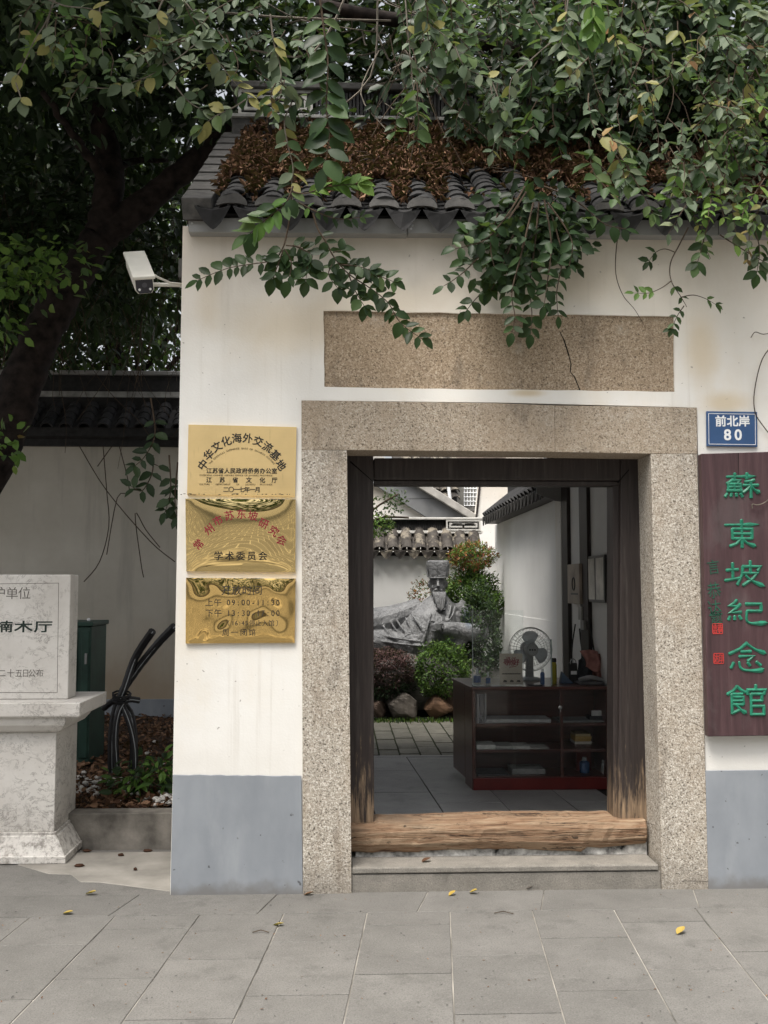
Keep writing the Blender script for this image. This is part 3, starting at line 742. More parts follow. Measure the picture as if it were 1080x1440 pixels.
obj('opening_hours', mb, darkink, pl3, fix=False); mb = MB()
for i, ch in enumerate('（16:45停止入馆）'):
    px = [322, 328, 333, 337.5, 342, 347, 355, 364, 373, 382, 390][i]
    if ch in '16:45': letter(mb, ch, *at(px, 876), 6.5 * PXM, SY - .0012, em=True, disp=d3, bold=.01)
    else: letter(mb, ch, *at(px, 876), 8.2 * PXM, SY - .0012, disp=d3, bold=.005)
obj('lettering', mb, darkink, pl3, fix=False); mb = MB()
for ch, px in zip('周一闭馆', (318, 330, 343, 355)): letter(mb, ch, *at(px, 889), 9.5 * PXM, SY - .0012, bold=.004, disp=d3)
obj('lettering', mb, darkink, pl3, fix=False)

# house number plate
NY = -.014
hn = thing('house_number_plate', 'small blue enamel address plate with white characters and number 80', 'address plate', P(993, 628, NY))
blue = plain('blue_enamel', (.035, .085, .20), .35, .5, var=.08)
obj('plate', MB().prism(poly([(993.5, 578), (1065, 579), (1065.5, 628.5), (994, 627.5)], NY), (0, .012, 0)), blue, hn, bevel=.003)
wh = plain('white_print', (.78, .79, .80), .5, .3, var=.04)
mb = MB(); q = [(996.5, 581.5), (1062, 582.5), (1062.5, 625.5), (997, 624.5)]
for (a, b), (c, d) in zip(q, q[1:] + q[:1]): mb.tube([P(a, b, NY - .0005), P(c, d, NY - .0005)], .0016, 4)
obj('border_line', mb, wh, hn); mb = MB()
def atN(px, py): p = P(px, py, NY); return p.x, p.z
for ch, px in zip('前北岸', (1013.5, 1030, 1046.5)): letter(mb, ch, *atN(px, 592), 15.5 * PXM, NY - .001, bold=.028)
obj('street_name', mb, wh, hn, fix=False); mb = MB()
for ch, px in zip('80', (1023, 1038)): letter(mb, ch, *atN(px, 611), 16.5 * PXM, NY - .001, em=True, bold=.03)
obj('lettering', mb, wh, hn, fix=False)

# tall name board
BY = -.065
t = NT('maroon_stained_board'); g = t.noise((22, 22, 1.6), 6, .65, dist=.5)
bc = t.ramp(g, [(.3, (.036, .019, .021)), (.55, (.066, .034, .038)), (.75, (.10, .06, .062))])
bc = t.mix(t.math('MULTIPLY', t.step(t.noise((5, 5, 3), 5, .65), .5, .7), .4), bc, (.10, .085, .085)); t.bump(g, .3, .003)
M['board'] = t.out(bc, .5, .4)
nb = thing('name_board', 'tall dark maroon wooden board with green carved characters and two red seals', 'sign board', P(996, 1036, BY))
obj('board', MB().prism(poly([(986, 638), (1120, 634), (1128, 1034), (996, 1036)], BY), (0, .05, 0)), M['board'], nb, bevel=.004)
obj('crack', MB().prism(poly([(1038, 637), (1038.8, 637), (1038.6, 672), (1038.2, 672)], BY - .0005), (0, .004, 0)), plain('crack_in_board', (.01, .008, .008), .9, .1), nb)
grn = plain('emerald_carved_paint', (.012, .17, .10), .45, .4, var=.25, sc=40)
grn2 = plain('dull_green_paint', (.02, .085, .055), .5, .3, var=.2, sc=40)
BM = (P(1060, 800, BY).x - P(1000, 800, BY).x) / 60
def atB(px, py): p = P(px, py, BY); return p.x, p.z
mb2 = MB()
STROKES = [
 (1040, 684, [((16, 76), (92, 78), 1), ((38, 87), (37, 69)), ((70, 88), (69, 69)), ((33, 68), (25, 61), (16, 55)), ((29, 65), (50, 65), (45, 57)), ((20, 54), (52, 54), (52, 35)), ((20, 54), (20, 33)), ((20, 44.5), (52, 44.5)), ((36, 54), (36, 35)), ((16, 34), (56, 34)), ((17, 25), (11, 15)), ((28, 25), (26, 16)), ((40, 25), (41, 16)), ((51, 25), (57, 15)), ((89, 67), (78, 63), (64, 61)), ((59, 50), (99, 51)), ((79, 63), (79, 12)), ((77, 49), (70, 38), (58, 28)), ((81, 48), (89, 36), (102, 28), 1)]),
 (1043, 750, [((6, 72), (94, 74), 1), ((50, 88), (50, 4)), ((25, 60), (77, 60), (76, 31)), ((25, 60), (26, 30)), ((26, 45.5), (76, 45.5)), ((25, 31), (77, 31)), ((46, 28), (36, 16), (18, 8)), ((54, 28), (64, 17), (86, 8), 1)]),
 (1046, 806, [((4, 56), (36, 58)), ((21, 78), (21, 28)), ((0, 25), (38, 32)), ((47, 67), (45, 42), (32, 12)), ((46, 67), (93, 67), (86, 54)), ((67, 84), (67, 48)), ((46, 47), (84, 47), (72, 30), (46, 10)), ((54, 40), (70, 24), (102, 8), 1)]),
 (1049, 862, [((27, 86), (20, 77), (8, 69), (30, 66)), ((36, 74), (24, 60), (8, 48), (38, 50)), ((8, 37), (4, 26)), ((20, 38), (20, 27)), ((32, 39), (37, 28)), ((49, 74), (89, 74), (89, 53)), ((52, 53), (90, 53)), ((52, 53), (51, 26), (60, 17), (82, 16), (104, 18), 1)]),
 (1050, 924, [((52, 90), (34, 72), (4, 56)), ((50, 88), (72, 70), (100, 58), 1), ((35, 63), (62, 64)), ((30, 49), (67, 50), (52, 35)), ((16, 31), (8, 14)), ((30, 33), (33, 16), (46, 8), (80, 7), (92, 12), 1), ((52, 31), (58, 21)), ((74, 33), (86, 22))]),
 (1050, 985, [((27, 90), (16, 76), (0, 65)), ((26, 88), (36, 78), (48, 71)), ((14, 66), (40, 66)), ((12, 57), (41, 57), (41, 35)), ((12, 66), (12, 8)), ((12, 46), (41, 46)), ((12, 35), (41, 35)), ((10, 9), (32, 20)), ((24, 33), (34, 20), (48, 10), 1), ((74, 93), (74, 80)), ((53, 64), (53, 78), (98, 78), (94, 65)), ((61, 66), (61, 4)), ((61, 66), (89, 66), (89, 46)), ((61, 46), (90, 46)), ((61, 30), (93, 30), (93, 6)), ((61, 6), (94, 6))])]
def brush(mb, pts, flare, k, ox, oz, sx, sz, wd, Y):
    p2d = [Vector((ox + (x - 50) * sx, 0, oz + (z - 47) * sz)) for x, z in pts]
    if len(p2d) > 2 and flare: p2d = smoothpath(p2d, 4)
    elif len(p2d) == 2: p2d = [p2d[0] + (p2d[1] - p2d[0]) * (i / 4) for i in range(5)]
    m = len(p2d); L_, R_ = [], []
    for i, p in enumerate(p2d):
        d0 = (p2d[i] - p2d[max(i - 1, 0)]); d1 = (p2d[min(i + 1, m - 1)] - p2d[i]); d0 = d0.normalized() if d0.length else d1.normalized(); d1 = d1.normalized() if d1.length else d0
        t_ = (d0 + d1).normalized(); q_ = Vector((-t_.z, 0, t_.x)); f = i / (m - 1)
        w = wd * (1 + .18 * abs(2 * f - 1) + random.uniform(-.06, .06))
        if flare: w = wd * (.9 + .9 * max(0, 1 - abs(f - .82) / .25)) * (1 if f < .97 else .25)
        w /= max(.55, d0.dot(t_)); L_.append(p + q_ * w); R_.append(p - q_ * w)
    t0 = (p2d[0] - p2d[1]).normalized() * wd * .6; t1 = (p2d[-1] - p2d[-2]).normalized() * wd * (.9 if flare else .6)
    ring = L_ + [p2d[-1] + t1] + R_[::-1] + [p2d[0] + t0]
    hgt = .005 + .00025 * k
    back_ = [Vector((p.x, Y, p.z)) for p in ring]; mid_ = [Vector((p.x, Y - hgt * .45, p.z)) for p in ring]
    cen = sum(ring, Vector()) / len(ring)
    sp = [p2d[0] + t0 * .3] + p2d + [p2d[-1] + t1 * .3]
    # raised ridge along the middle of the stroke
    n_ = len(ring); vs = back_ + mid_ + [Vector((p.x, Y - hgt, p.z)) for p in p2d]; fs = [(i, (i + 1) % n_, n_ + (i + 1) % n_, n_ + i) for i in range(n_)]
    b_ = 2 * n_
    for i in range(m - 1):
        fs.append((n_ + i, n_ + i + 1, b_ + i + 1, b_ + i)); fs.append((n_ + 2 * m - i, b_ + i, b_ + i + 1, n_ + 2 * m - i - 1))
    fs += [(n_ + m - 1, n_ + m, b_ + m - 1), (n_ + m, n_ + m + 1, b_ + m - 1), (n_ + 2 * m, n_ + 2 * m + 1, b_), (n_ + 2 * m + 1, n_, b_)]
    mb.add(vs, fs)
for px, py, strokes in STROKES:
    ox, oz = atB(px, py)
    cm = MB()
    for k, s in enumerate(strokes):
        fl_ = s[-1] == 1; brush(cm, [q for q in s if q != 1], fl_, k, ox, oz, .54 * BM, .46 * BM, 1.95 * BM, BY - .0005)
    obj('carved_character', cm, grn, nb)
for ch, px, py, h in (('言', 1003, 797, 20), ('恭', 1004, 830, 22), ('达', 1005, 855, 22), ('题', 1007, 868, 18)):
    letter(mb2, ch, *atB(px, py), h * BM, BY - .002, w=h * .85 * BM, bold=-.004, rot=R(8))
obj('small_lettering', mb2, grn2, nb, fix=False)
sealred = plain('seal_red', (.45, .045, .04), .5, .3, var=.15)
for (px, py), s in (((1009, 884), '言恭'), ((1010.5, 926), '达印')):
    mb = MB(); h = 6.8
    x, z = atB(px, py); e = h * BM
    for a in (-1, 1):
        mb.box((x - e, BY - .002, z + a * e - .002), (x + e, BY, z + a * e + .002)); mb.box((x + a * e - .002, BY - .002, z - e + .003), (x + a * e + .002, BY, z + e - .003))
    for k, ch in enumerate(s): letter(mb, ch, x + (k - .5) * e * .95, z, e * 1.7, BY - .0015, w=e * .9, bold=.02)
    obj('seal', mb, sealred, nb, fix=False)

# security camera on its arm
CY = .12
sc_ = thing('security_camera', 'white bullet security camera on a thin arm at the wall corner', 'security camera', P(230, 398, CY))
ivory = plain('ivory_plastic', (.62, .60, .54), .45, .4, var=.05)
f = P(203, 401, -.22); bk_ = P(190, 368, .13)
ax = (f - bk_).normalized(); sd_ = Vector((1, 0, 0)); sd_ = (sd_ - ax * sd_.dot(ax)).normalized(); upv = sd_.cross(ax).normalized()
if upv.z < 0: upv = -upv
def camq(c, w, h, k=.35):
    return [c + sd_ * a * w + upv * b * h for a, b in ((-1, -.55), (-.7, -1), (.7, -1), (1, -.55), (1, .7), (.75, 1), (-.75, 1), (-1, .7))]
mb = MB(); A, B = camq(bk_, .048, .046), camq(f, .046, .044)
mb.add(A + B, [tuple(range(7, -1, -1)), tuple(range(8, 16))] + [(i, (i + 1) % 8, (i + 1) % 8 + 8, i + 8) for i in range(8)])
obj('housing', mb, ivory, sc_, bevel=.006)
mb = MB(); A = [p + upv * .004 for p in (bk_ - ax * .015 - sd_ * .056 + upv * .03, bk_ - ax * .015 + sd_ * .056 + upv * .03, f + ax * .028 + sd_ * .054 + upv * .03, f + ax * .028 - sd_ * .054 + upv * .03)]
mb.hexa([A[3], A[2], A[1], A[0]], [A[3] + upv * .018, A[2] + upv * .018, A[1] + upv * .018, A[0] + upv * .018]); obj('sunshield', mb, ivory, sc_, bevel=.005)
mb = MB(); A, B = camq(f + ax * .0005, .042, .040), camq(f + ax * .008, .041, .039)
mb.add(A + B, [tuple(range(7, -1, -1)), tuple(range(8, 16))] + [(i, (i + 1) % 8, (i + 1) % 8 + 8, i + 8) for i in range(8)])
obj('front_glass', mb, plain('dark_glass', (.02, .02, .03), .12, .5), sc_)
for nm, a, b, r, m in (('lens', 0, .15, .013, plain('lens_grey', (.06, .06, .075), .15, .6)), ('led', -.026, -.018, .006, wh), ('led', .026, -.018, .006, wh)):
    c = f + ax * .0085 + sd_ * a + upv * (b if nm == 'led' else .004); mb = MB(); mb.tube([c, c + ax * .004], r, 10); obj(nm, mb, m, sc_)
mb = MB(); mb.tube([P(258, 401, .10), P(214, 400, .10), P(207, 402, .02), f - ax * .12 - upv * .05], .011, 8); obj('arm', mb, ivory, sc_)
mb = MB(); mb.tube([P(256, 399.5, .09), P(240, 398, .05), P(222, 390, -.02), bk_ + ax * .2 + sd_ * .045], .006, 6); obj('cable', mb, ivory, sc_)
a = P(252, 388, .10); mb = MB(); mb.box((a.x, .07, P(252, 393, .1).z), (a.x + .035, .13, P(252, 366, .1).z)); obj('junction_box', mb, M['tile_end'], sc_, bevel=.004)

# loose wires on the plaster by the board
def wire(lbl, pts, r=.0028, mat='twig_dark', Y=-.012, name='loose_wire'):
    ps = [P(x, y, yy if yy is not None else Y) for x, y, yy in pts]
    return tag(obj(name, MB().tube(smoothpath(ps, 4), r, 5), M[mat]), lbl, 'wire')
wire('dark loose wire curving down the plaster past the blue address plate', [(1092, 480, None), (1072, 505, -.02), (1061, 550, -.018), (1062, 580, -.02), (1074, 600, -.02), (1092, 622, None)])
wire('pale hooked wire end sticking out over the maroon board', [(1092, 690, BY - .01), (1078, 705, BY - .012), (1066, 710, BY - .02), (1058, 709, BY - .015), (1058, 715, BY - .01)], .003, 'twig')
wire('short grey wire looped on the plaster above the address plate', [(1056, 475, None), (1062, 467, -.02), (1074, 470, -.02), (1092, 466, None)], .0025, 'twig')

# ------------------------------------------------------------------ the planted recess beside the gatehouse
G = .03
mb = MB(); a = [PZ(68, 1229, .0), PZ(140, 1241, .0), P(241, 1246, 0)]
mb.prism([(a[0].x - .3, a[0].y + .25, -.03), (a[0].x, a[0].y, -.03), (a[0].x + .12, a[0].y - .015, -.03), (a[1].x - .1, a[1].y + .012, -.03), (a[1].x, a[1].y, -.03), (GX0 + .04, .0125, -.03), (GX0 + .04, .8, -.03), (a[0].x - .3, .8, -.03)], (0, 0, .033))
tag(obj('concrete_path', mb, M['pad'], bevel=.004), kind='structure')
mb = MB(); cz_ = PZ(243, 1190, .004); CYk = cz_.y
ztop = P(243, 1143, CYk).z
mb.box((-7, CYk, -.02), (GX0 - .002, CYk + .14, ztop)); tag(obj('planting_kerb', mb, M['kerb'], bevel=.006), kind='structure')
tag(obj('side_paving', MB().box((-6.2, .0125, -.04), (GX0 + .05, .86, -.001)), M['paver']), kind='structure')
# soil
BZ = ztop - .02
nx, ny = 70, 60; xs = np.linspace(-7, GX0 - .003, nx); ys = np.linspace(CYk + .13, 5.32, ny)
X, Y = np.meshgrid(xs, ys); Z = BZ + .02 * np.sin(X * 5 + Y * 3) * np.cos(Y * 4 - X) + rng.normal(0, .008, X.shape) + .02 * (Y - CYk) / 4
V = np.stack([X, Y, Z], -1).reshape(-1, 3); i = np.arange((ny - 1) * nx).reshape(ny - 1, nx)[:, :-1].ravel()
Fq = np.stack([i, i + 1, i + nx + 1, i + nx], -1)
tag(np_mesh('soil', V, Fq, [plain('dark_soil', (.045, .03, .022), .95, .1, var=.5, sc=25, bump=.8)], smooth=True), kind='structure')
def leaves(name, pos, ax, nrm, L, W, tint, mats, parent=None, midx=None, droop=.12, fold=.18):
    n = len(pos); ax = ax / np.linalg.norm(ax, axis=1, keepdims=True)
    z = nrm - (nrm * ax).sum(1, keepdims=True) * ax; z /= np.maximum(np.linalg.norm(z, axis=1, keepdims=True), 1e-6); y = np.cross(z, ax)
    L = L[:, None]; W = W[:, None] / 2
    v = np.empty((n, 6, 3))
    v[:, 0] = pos
    for k, (a, b) in enumerate(((.27, .86), (.66, .80)), 1): v[:, k] = pos + ax * L * a + y * W * b + z * W * fold * b
    v[:, 3] = pos + ax * L - z * L * droop
    for k, (a, b) in zip((4, 5), ((.66, .80), (.27, .86))): v[:, k] = pos + ax * L * a - y * W * b + z * W * fold * b
    f = np.array([[0, 3, 2, 1], [0, 5, 4, 3]])[None] + (np.arange(n) * 6)[:, None, None]
    return np_mesh(name, v.reshape(-1, 3), f.reshape(-1, 4), mats, parent, None if midx is None else np.repeat(midx, 2), np.repeat(tint, 2))
def unit(n): v = rng.normal(size=(n, 3)); return v / np.linalg.norm(v, axis=1, keepdims=True)
n = 15000
pos = np.stack([rng.uniform(-6, GX0 - .02, n), CYk + .15 + (5.2 - CYk) * rng.random(n) ** 1.5, np.full(n, BZ)], -1); pos[:, 2] += rng.uniform(0.0, .05, n)
ax = unit(n); ax[:, 2] *= .5; nr = unit(n) * .9; nr[:, 2] += .8
lt = leaves('leaf_litter', pos, ax, nr, rng.uniform(.03, .07, n), rng.uniform(.015, .035, n), rng.random(n), [M['dead']]); tag(lt, kind='stuff')
mb = MB()
for _ in range(360):
    u = random.random()
    if u < .5: x, y = random.gauss(-.98, .10), random.gauss(CYk + .28, .10)
    elif u < .8: x, y = random.gauss(-1.75, .18), random.gauss(CYk + .75, .18)
    else: x, y = random.uniform(-5, -.9), random.uniform(CYk + .2, 3.5)
    if x > GX0 - .02 or y < CYk + .16: continue
    r = random.uniform(.011, .022); mb.ball((x, y, BZ + random.uniform(.02, .05)), (r, r * random.uniform(.7, 1.2), r * .7), 6, 4, .1)
tag(obj('pebbles', mb, plain('white_pebble', (.55, .53, .50), .6, .3, var=.25, sc=30), fix=False), kind='stuff')

# monument
m0 = PZ(97, 1214, .006); MY = m0.y
mon = thing('stone_monument', 'white marble heritage stele with engraved characters on a moulded pedestal', 'monument', (-2.3, MY, 0))
def mlayer(xr_pts, zb, zt, y0, y1, inset=0): pass
zz = lambda py, Yq: P(60, py, Yq).z
XL = -3.15                                 # the far end lies outside the picture
def xr(px, Yq, py=1000): return P(px, py, Yq).x
D0 = MY; DEP = .56
def lay(name, pts, bev=.004):             # pts: (right edge x, front y, z) rings from bottom to top
    mb = MB(); rings = []
    for x, y, z in pts:
        bky = D0 + DEP + (D0 - y); rings += [(XL - (x - pts[0][0]), y, z), (x, y, z), (x, bky, z), (XL - (x - pts[0][0]), bky, z)]
    fs = [tuple((3, 2, 1, 0))]; n_ = len(pts)
    for i in range(n_ - 1): fs += [(i * 4 + k, i * 4 + (k + 1) % 4, i * 4 + 4 + (k + 1) % 4, i * 4 + 4 + k) for k in range(4)]
    fs.append(tuple(n_ * 4 - 4 + k for k in range(4)))
    mb.add(rings, fs); return obj(name, mb, M['marble'], mon, bevel=bev)
xb = xr(97, D0); xb2 = xr(80, D0 + .06)
lay('pedestal_base', [(xb, D0, .004), (xb, D0, zz(1205, D0)), (xb - .008, D0 + .008, zz(1204.5, D0)), (xb - .012, D0 + .012, zz(1202, D0)), (xb2 + .02, D0 + .045, zz(1176, D0 + .045)), (xb2 + .012, D0 + .05, zz(1175, D0 + .05)), (xb2 + .012, D0 + .05, zz(1170.5, D0 + .05))])
PYf = D0 + .06
lay('pedestal', [(xb2, PYf, zz(1170, PYf)), (xb2, PYf, zz(1030, PYf))])
xt = xr(112, D0 - .03)
lay('pedestal_cornice', [(xb2 + .006, PYf - .006, zz(1029.5, PYf)), (xb2 + .035, PYf - .035, zz(1026, PYf)), (xb2 + .06, PYf - .06, zz(1018, PYf)), (xb2 + .068, PYf - .068, zz(1011, PYf)), (xb2 + .068, PYf - .068, zz(1009, PYf - .07)), (xt - .004, D0 - .026, zz(1008, D0)), (xt, D0 - .03, zz(1006.5, D0 - .03)), (xt, D0 - .03, zz(989, D0 - .03))])
SYm = D0 + .16
zs0 = P(60, 988.5, SYm).z; zs0 = zz(989, D0 - .03) + .002; zs1 = zz(808, SYm); xs_ = xr(95, SYm)
obj('stele', MB().box((XL + .12, SYm, zs0), (xs_, SYm + .17, zs1)), M['marble'], mon, bevel=.005)
mb = MB(); ink = plain('engraving_shadow', (.10, .09, .08), .9, .1)
q = [(-320, 825), (82.5, 820), (80.5, 974), (-320, 974)]; 
for (a, b), (c, d) in zip(q, q[1:] + q[:1]):
    mb.tube([P(a, b if a > 0 else P and b, SYm), P(c, d, SYm)], .0013, 4)
obj('engraved_border', mb, ink, mon)
MM = (P(80, 900, SYm).x - P(0, 900, SYm).x) / 80
def atM(px, py): p = P(px, py, SYm); return p.x, p.z
mb = MB()
for ch, px in zip('护单位', (-1, 17, 34.5)): letter(mb, ch, *atM(px, 834), 17 * MM, SYm - .0008, bold=.0)
obj('heading', mb, plain('grey_engraving', (.13, .12, .11), .8, .1), mon, fix=False); mb = MB()
for ch, px in zip('二十五日公布', (3, 15, 26.5, 36, 45, 56)): letter(mb, ch, *atM(px, 946.5), 11 * MM, SYm - .0008, w=10 * MM, bold=-.004)
obj('lettering', mb, plain('grey_engraving', (.13, .12, .11), .8, .1), mon, fix=False)
mb = MB()
for ch, px in zip('楠木厅', (5, 33, 61)): letter(mb, ch, *atM(px, 881), 16 * MM, SYm - .0008, w=25 * MM, bold=.026)
obj('bold_lettering', mb, plain('dark_green_engraving', (.022, .035, .03), .7, .2), mon, fix=False)

# green cabinet
cbY = 2.6
cab = thing('utility_cabinet', 'dark green metal utility cabinet standing in the planted bed behind the stele', 'cabinet', P(130, 1000, cbY))
green = plain('dark_green_enamel', (.022, .055, .042), .5, .4, var=.25, sc=6)
A, B = P(113, 1000, cbY), P(126, 1000, cbY); zt_ = P(126, 881, cbY).z
X0, X1 = P(80, 1000, cbY).x, B.x
obj('body', MB().box((X0, cbY, BZ), (X1, cbY + .48, zt_)), green, cab, bevel=.006)
obj('lid', MB().box((X0 - .02, cbY - .02, zt_ + .002), (X1 + .015, cbY + .50, zt_ + .035)), green, cab, bevel=.006)
obj('door', MB().box((A.x, cbY - .012, BZ + .06), (X1 - .012, cbY - .001, zt_ - .03)), green, cab, bevel=.004)
obj('door', MB().box((X0 + .015, cbY - .012, BZ + .06), (A.x - .03, cbY - .001, zt_ - .03)), green, cab, bevel=.004)
obj('handle', MB().box((A.x + .03, cbY - .03, zt_ - .28), (A.x + .045, cbY - .013, zt_ - .2)), M['flash'], cab)
mb = MB().ball((P(115, 878, cbY).x, cbY + .2, zt_ + .045), .014, 8, 6); obj('lock_knob', mb, wh, cab)

# tied black hoses
hY = 1.55
hose = thing('hose_bundle', 'bundle of tied black corrugated hoses rising from the litter beside the gatehouse', 'hoses', PZ(170, 1085, BZ))
hm = plain('black_rubber', (.012, .012, .014), .5, .35, var=.1); st = plain('pale_stripe', (.30, .32, .34), .5, .3)
def hosep(pts, r=.025, stripe=True):
    ps = smoothpath([P(x, y, Yq) for x, y, Yq in pts], 7)
    rs = [r * (1 + .05 * (i % 2)) for i in range(len(ps))]
    h = obj('hose', MB().tube(ps, rs, 9), hm, hose, smooth=False)
    if stripe:
        o = Vector((.35, -.94, 0)) * (r * 1.02); obj('stripe', MB().tube([p + o for p in ps], .0028, 4), st, h)
hosep([(157, 1086, hY), (157, 1040, hY), (162, 1000, hY), (174, 970, hY), (190, 925, hY), (214, 888, hY - .15)])
hosep([(187, 1084, hY), (188, 1040, hY), (183, 1005, hY + .03), (170, 980, hY + .06), (190, 945, hY + .05), (222, 905, hY), (245, 881, hY - .1)], .026)
hosep([(165, 1087, hY - .07), (162, 1040, hY - .07), (166, 1005, hY - .06), (178, 985, hY - .04), (196, 985, hY)], .020)
hosep([(190, 1090, hY - .08), (189, 1050, hY - .08), (180, 1012, hY - .07), (165, 985, hY - .03), (146, 996, hY + .04)], .020)
mb = MB()
for a in range(3): mb.tube([P(171 + 13 * math.cos(k * .698), 980 + a * 4 - 4 + 5 * math.sin(k * .698), hY - .02 - .06 * math.sin(k * .698)) for k in range(10)], .007, 5)
obj('tie', mb, hm, hose)

# back wall of the recess with its tiled coping
WYb = 5.3
bw = thing('garden_wall', 'shaded grey plaster wall with dark tiled coping behind the leaning tree', 'wall', (-3, WYb, 0))
zE = P(100, 628, WYb).z; zW = P(200, 983, WYb).z
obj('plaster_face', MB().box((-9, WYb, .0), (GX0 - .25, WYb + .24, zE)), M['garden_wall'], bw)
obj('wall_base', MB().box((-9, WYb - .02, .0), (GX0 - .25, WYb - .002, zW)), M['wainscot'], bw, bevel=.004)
obj('eave_band', MB().prism([(-9, WYb - .05, zE), (-9, WYb - .05, zE + .07), (-9, WYb - .13, zE + .09), (-9, WYb - .13, zE + .18), (-9, WYb + .3, zE + .5), (-9, WYb + .3, zE)], (GX0 - .25 + 9, 0, 0)), M['tile'], bw)
ct = shared('coping_tile', arc_mesh(.14, .12, .16, .06, .014, 6), M['tile'])
for i in range(20):
    for j in range(4):
        place('coping_tile', ct, bw, (-4.75 + i * .19, WYb - .16 + j * .1, zE + .17 + j * .078), (R(34), 0, random.uniform(-.05, .05)))
zr1 = P(100, 556, WYb + .25).z; zr2 = P(100, 529, WYb + .25).z
obj('ridge_fillet', MB().box((-9, WYb + .17, zr1 - .03), (GX0 - .25, WYb + .33, zr1 + .03)), plain('grey_lime', (.30, .30, .29), .8, .2, var=.3), bw)
obj('ridge_wall', MB().box((-9, WYb + .2, zE + .3), (GX0 - .25, WYb + .3, zr2)), M['tile'], bw)
obj('ridge_cap', MB().box((-9, WYb + .17, zr2 + .002), (GX0 - .25, WYb + .33, zr2 + .05)), M['flash'], bw, bevel=.01)
bd = thing('neighbouring_building', 'pale stepped eave of a building beyond the garden wall at the far edge', 'building', (-5, 9, 0))
mb = MB()
for py0, py1, px in ((494, 499, 17), (501, 506, 15), (509, 517, 16)): a = P(px, py0, 9.0); mb.box((-9, 9.0, P(px, py1, 9).z), (a.x, 9.8, a.z))
obj('eave', mb, plain('pale_eave', (.5, .5, .48), .8, .2), bd, bevel=.01)
obj('wall', MB().box((-9, 9.2, 0), (P(10, 500, 9).x, 9.9, P(10, 518, 9).z)), M['plaster'], bd)
# ------------------------------------------------------------------ gatehouse floor and courtyard paving
fl = tag(obj('floor', MB().box((GX0 + .2, .262, -.02), (GX1 - .002, 3.345, ZF - .008)), plain('dark_joint', (.035, .034, .032), .9, .1)), kind='structure')
for i, x in enumerate(np.arange(-.60, 1.9, .43)):
    y = .27 + [.0, -.35][i % 2]
    while y < 3.34:
        y0, y1 = max(y, .27), min(y + .82, 3.34)
        if y1 - y0 > .05: paver(x, min(x + .43, GX1 - .005), y0, y1, sh=-.05, z=ZF, mat='slab', parent=fl, name='floor_slab', g=.003, th=.006)
        y += .82
obj('edge_stone', MB().box((GX0 + .2, 3.346, -.02), (GX1 - .002, 3.42, ZF + .002)), M['slab'], fl, bevel=.005)
M['brick'] = m_paver('mossy_grey_brick', (.12, .118, .098), (.215, .205, .175), 1.4)
cy = tag(obj('courtyard', MB().box((-3.5, 3.422, -.02), (GX1 - .002, 7.04, ZF - .016)), plain('mossy_joint', (.035, .045, .022), .95, .1, var=.4, sc=12)), kind='structure')
for i, x in enumerate(np.arange(-.75, 1.84, .175)):
    y = 3.43 - .15 * (i % 2) - .05 * (i % 3)
    while y < 5.75:
        y0, L_ = max(y, 3.425), random.uniform(.27, .31)
        if y + L_ - y0 > .06: paver(x, min(x + .175, GX1 - .004), y0, y + L_, sh=.0, z=ZF + random.uniform(-.004, .003), mat='brick', parent=cy, name='brick', g=.006, th=.012)
        y += L_

# ------------------------------------------------------------------ courtyard walls
rw = thing('courtyard_side_wall', 'long white plaster wall with black tiled coping running back from the gatehouse posts', 'wall', (GX1, 3.31, 0))
zt_ = PX(781, 703, GX1).z
obj('plaster_face', MB().box((GX1, 3.302, -.03), (GX1 + .22, 7.25, zt_)), M['white_wall'], rw)
obj('plaster_band', MB().box((GX1 - .004, 3.302, -.03), (GX1 + .002, 7.04, PX(730, 866, GX1).z)), M['white_wall'], rw)
ye, ze = GX1 - .17, zt_ + .05
obj('eave_board', MB().prism([(GX1 - .14, 3.31, zt_ + .003), (GX1 - .14, 3.31, zt_ + .08), (GX1 + .12, 3.31, zt_ + .30), (GX1 + .34, 3.31, zt_ + .1), (GX1 + .34, 3.31, zt_ + .003)], (0, 3.75, 0)), M['wood_plain'], rw)
rt = shared('coping_tile', arc_mesh(.14, .12, .17, .055, .012, 6), M['tile'])
rd = shared('coping_drip', dm, M['tile_end'])
for i in range(20):
    y = 3.36 + i * .185
    for j in range(4):
        place('coping_tile', rt, rw, (ye + j * .095, y, ze + .03 + j * .075), (R(38), random.uniform(-.04, .04), R(-90)))
    place('coping_drip', rd, rw, (ye - .005, y + .09, ze + .03), (R(5), 0, R(-90)))
    b = place('coping_pan', shared('coping_pan', arc_mesh(.17, .15, .42, .03, .012, 5, -1), M['tile']) if i == 0 else b.data, rw, (ye, y + .0925, ze + .035), (R(38), 0, R(-90)))
obj('coping_ridge', MB().box((GX1 + .14, 3.31, ze + .30), (GX1 + .28, 7.1, ze + .44)), M['tile'], rw, bevel=.01)
obj('ridge_line', MB().box((GX1 + .125, 3.31, ze + .445), (GX1 + .295, 7.1, ze + .475)), plain('lime_white', (.6, .6, .58), .8, .2, var=.15), rw, bevel=.004)
obj('corbel', MB().prism([(GX1 - .24, 3.32, zt_ + .02), (GX1 - .24, 3.32, zt_ + .13), (GX1 - .002, 3.32, zt_ + .13), (GX1 - .002, 3.32, zt_ - .05), (GX1 - .09, 3.32, zt_ - .04)], (0, -.012, 0)), M['flash'], rw, bevel=.004)

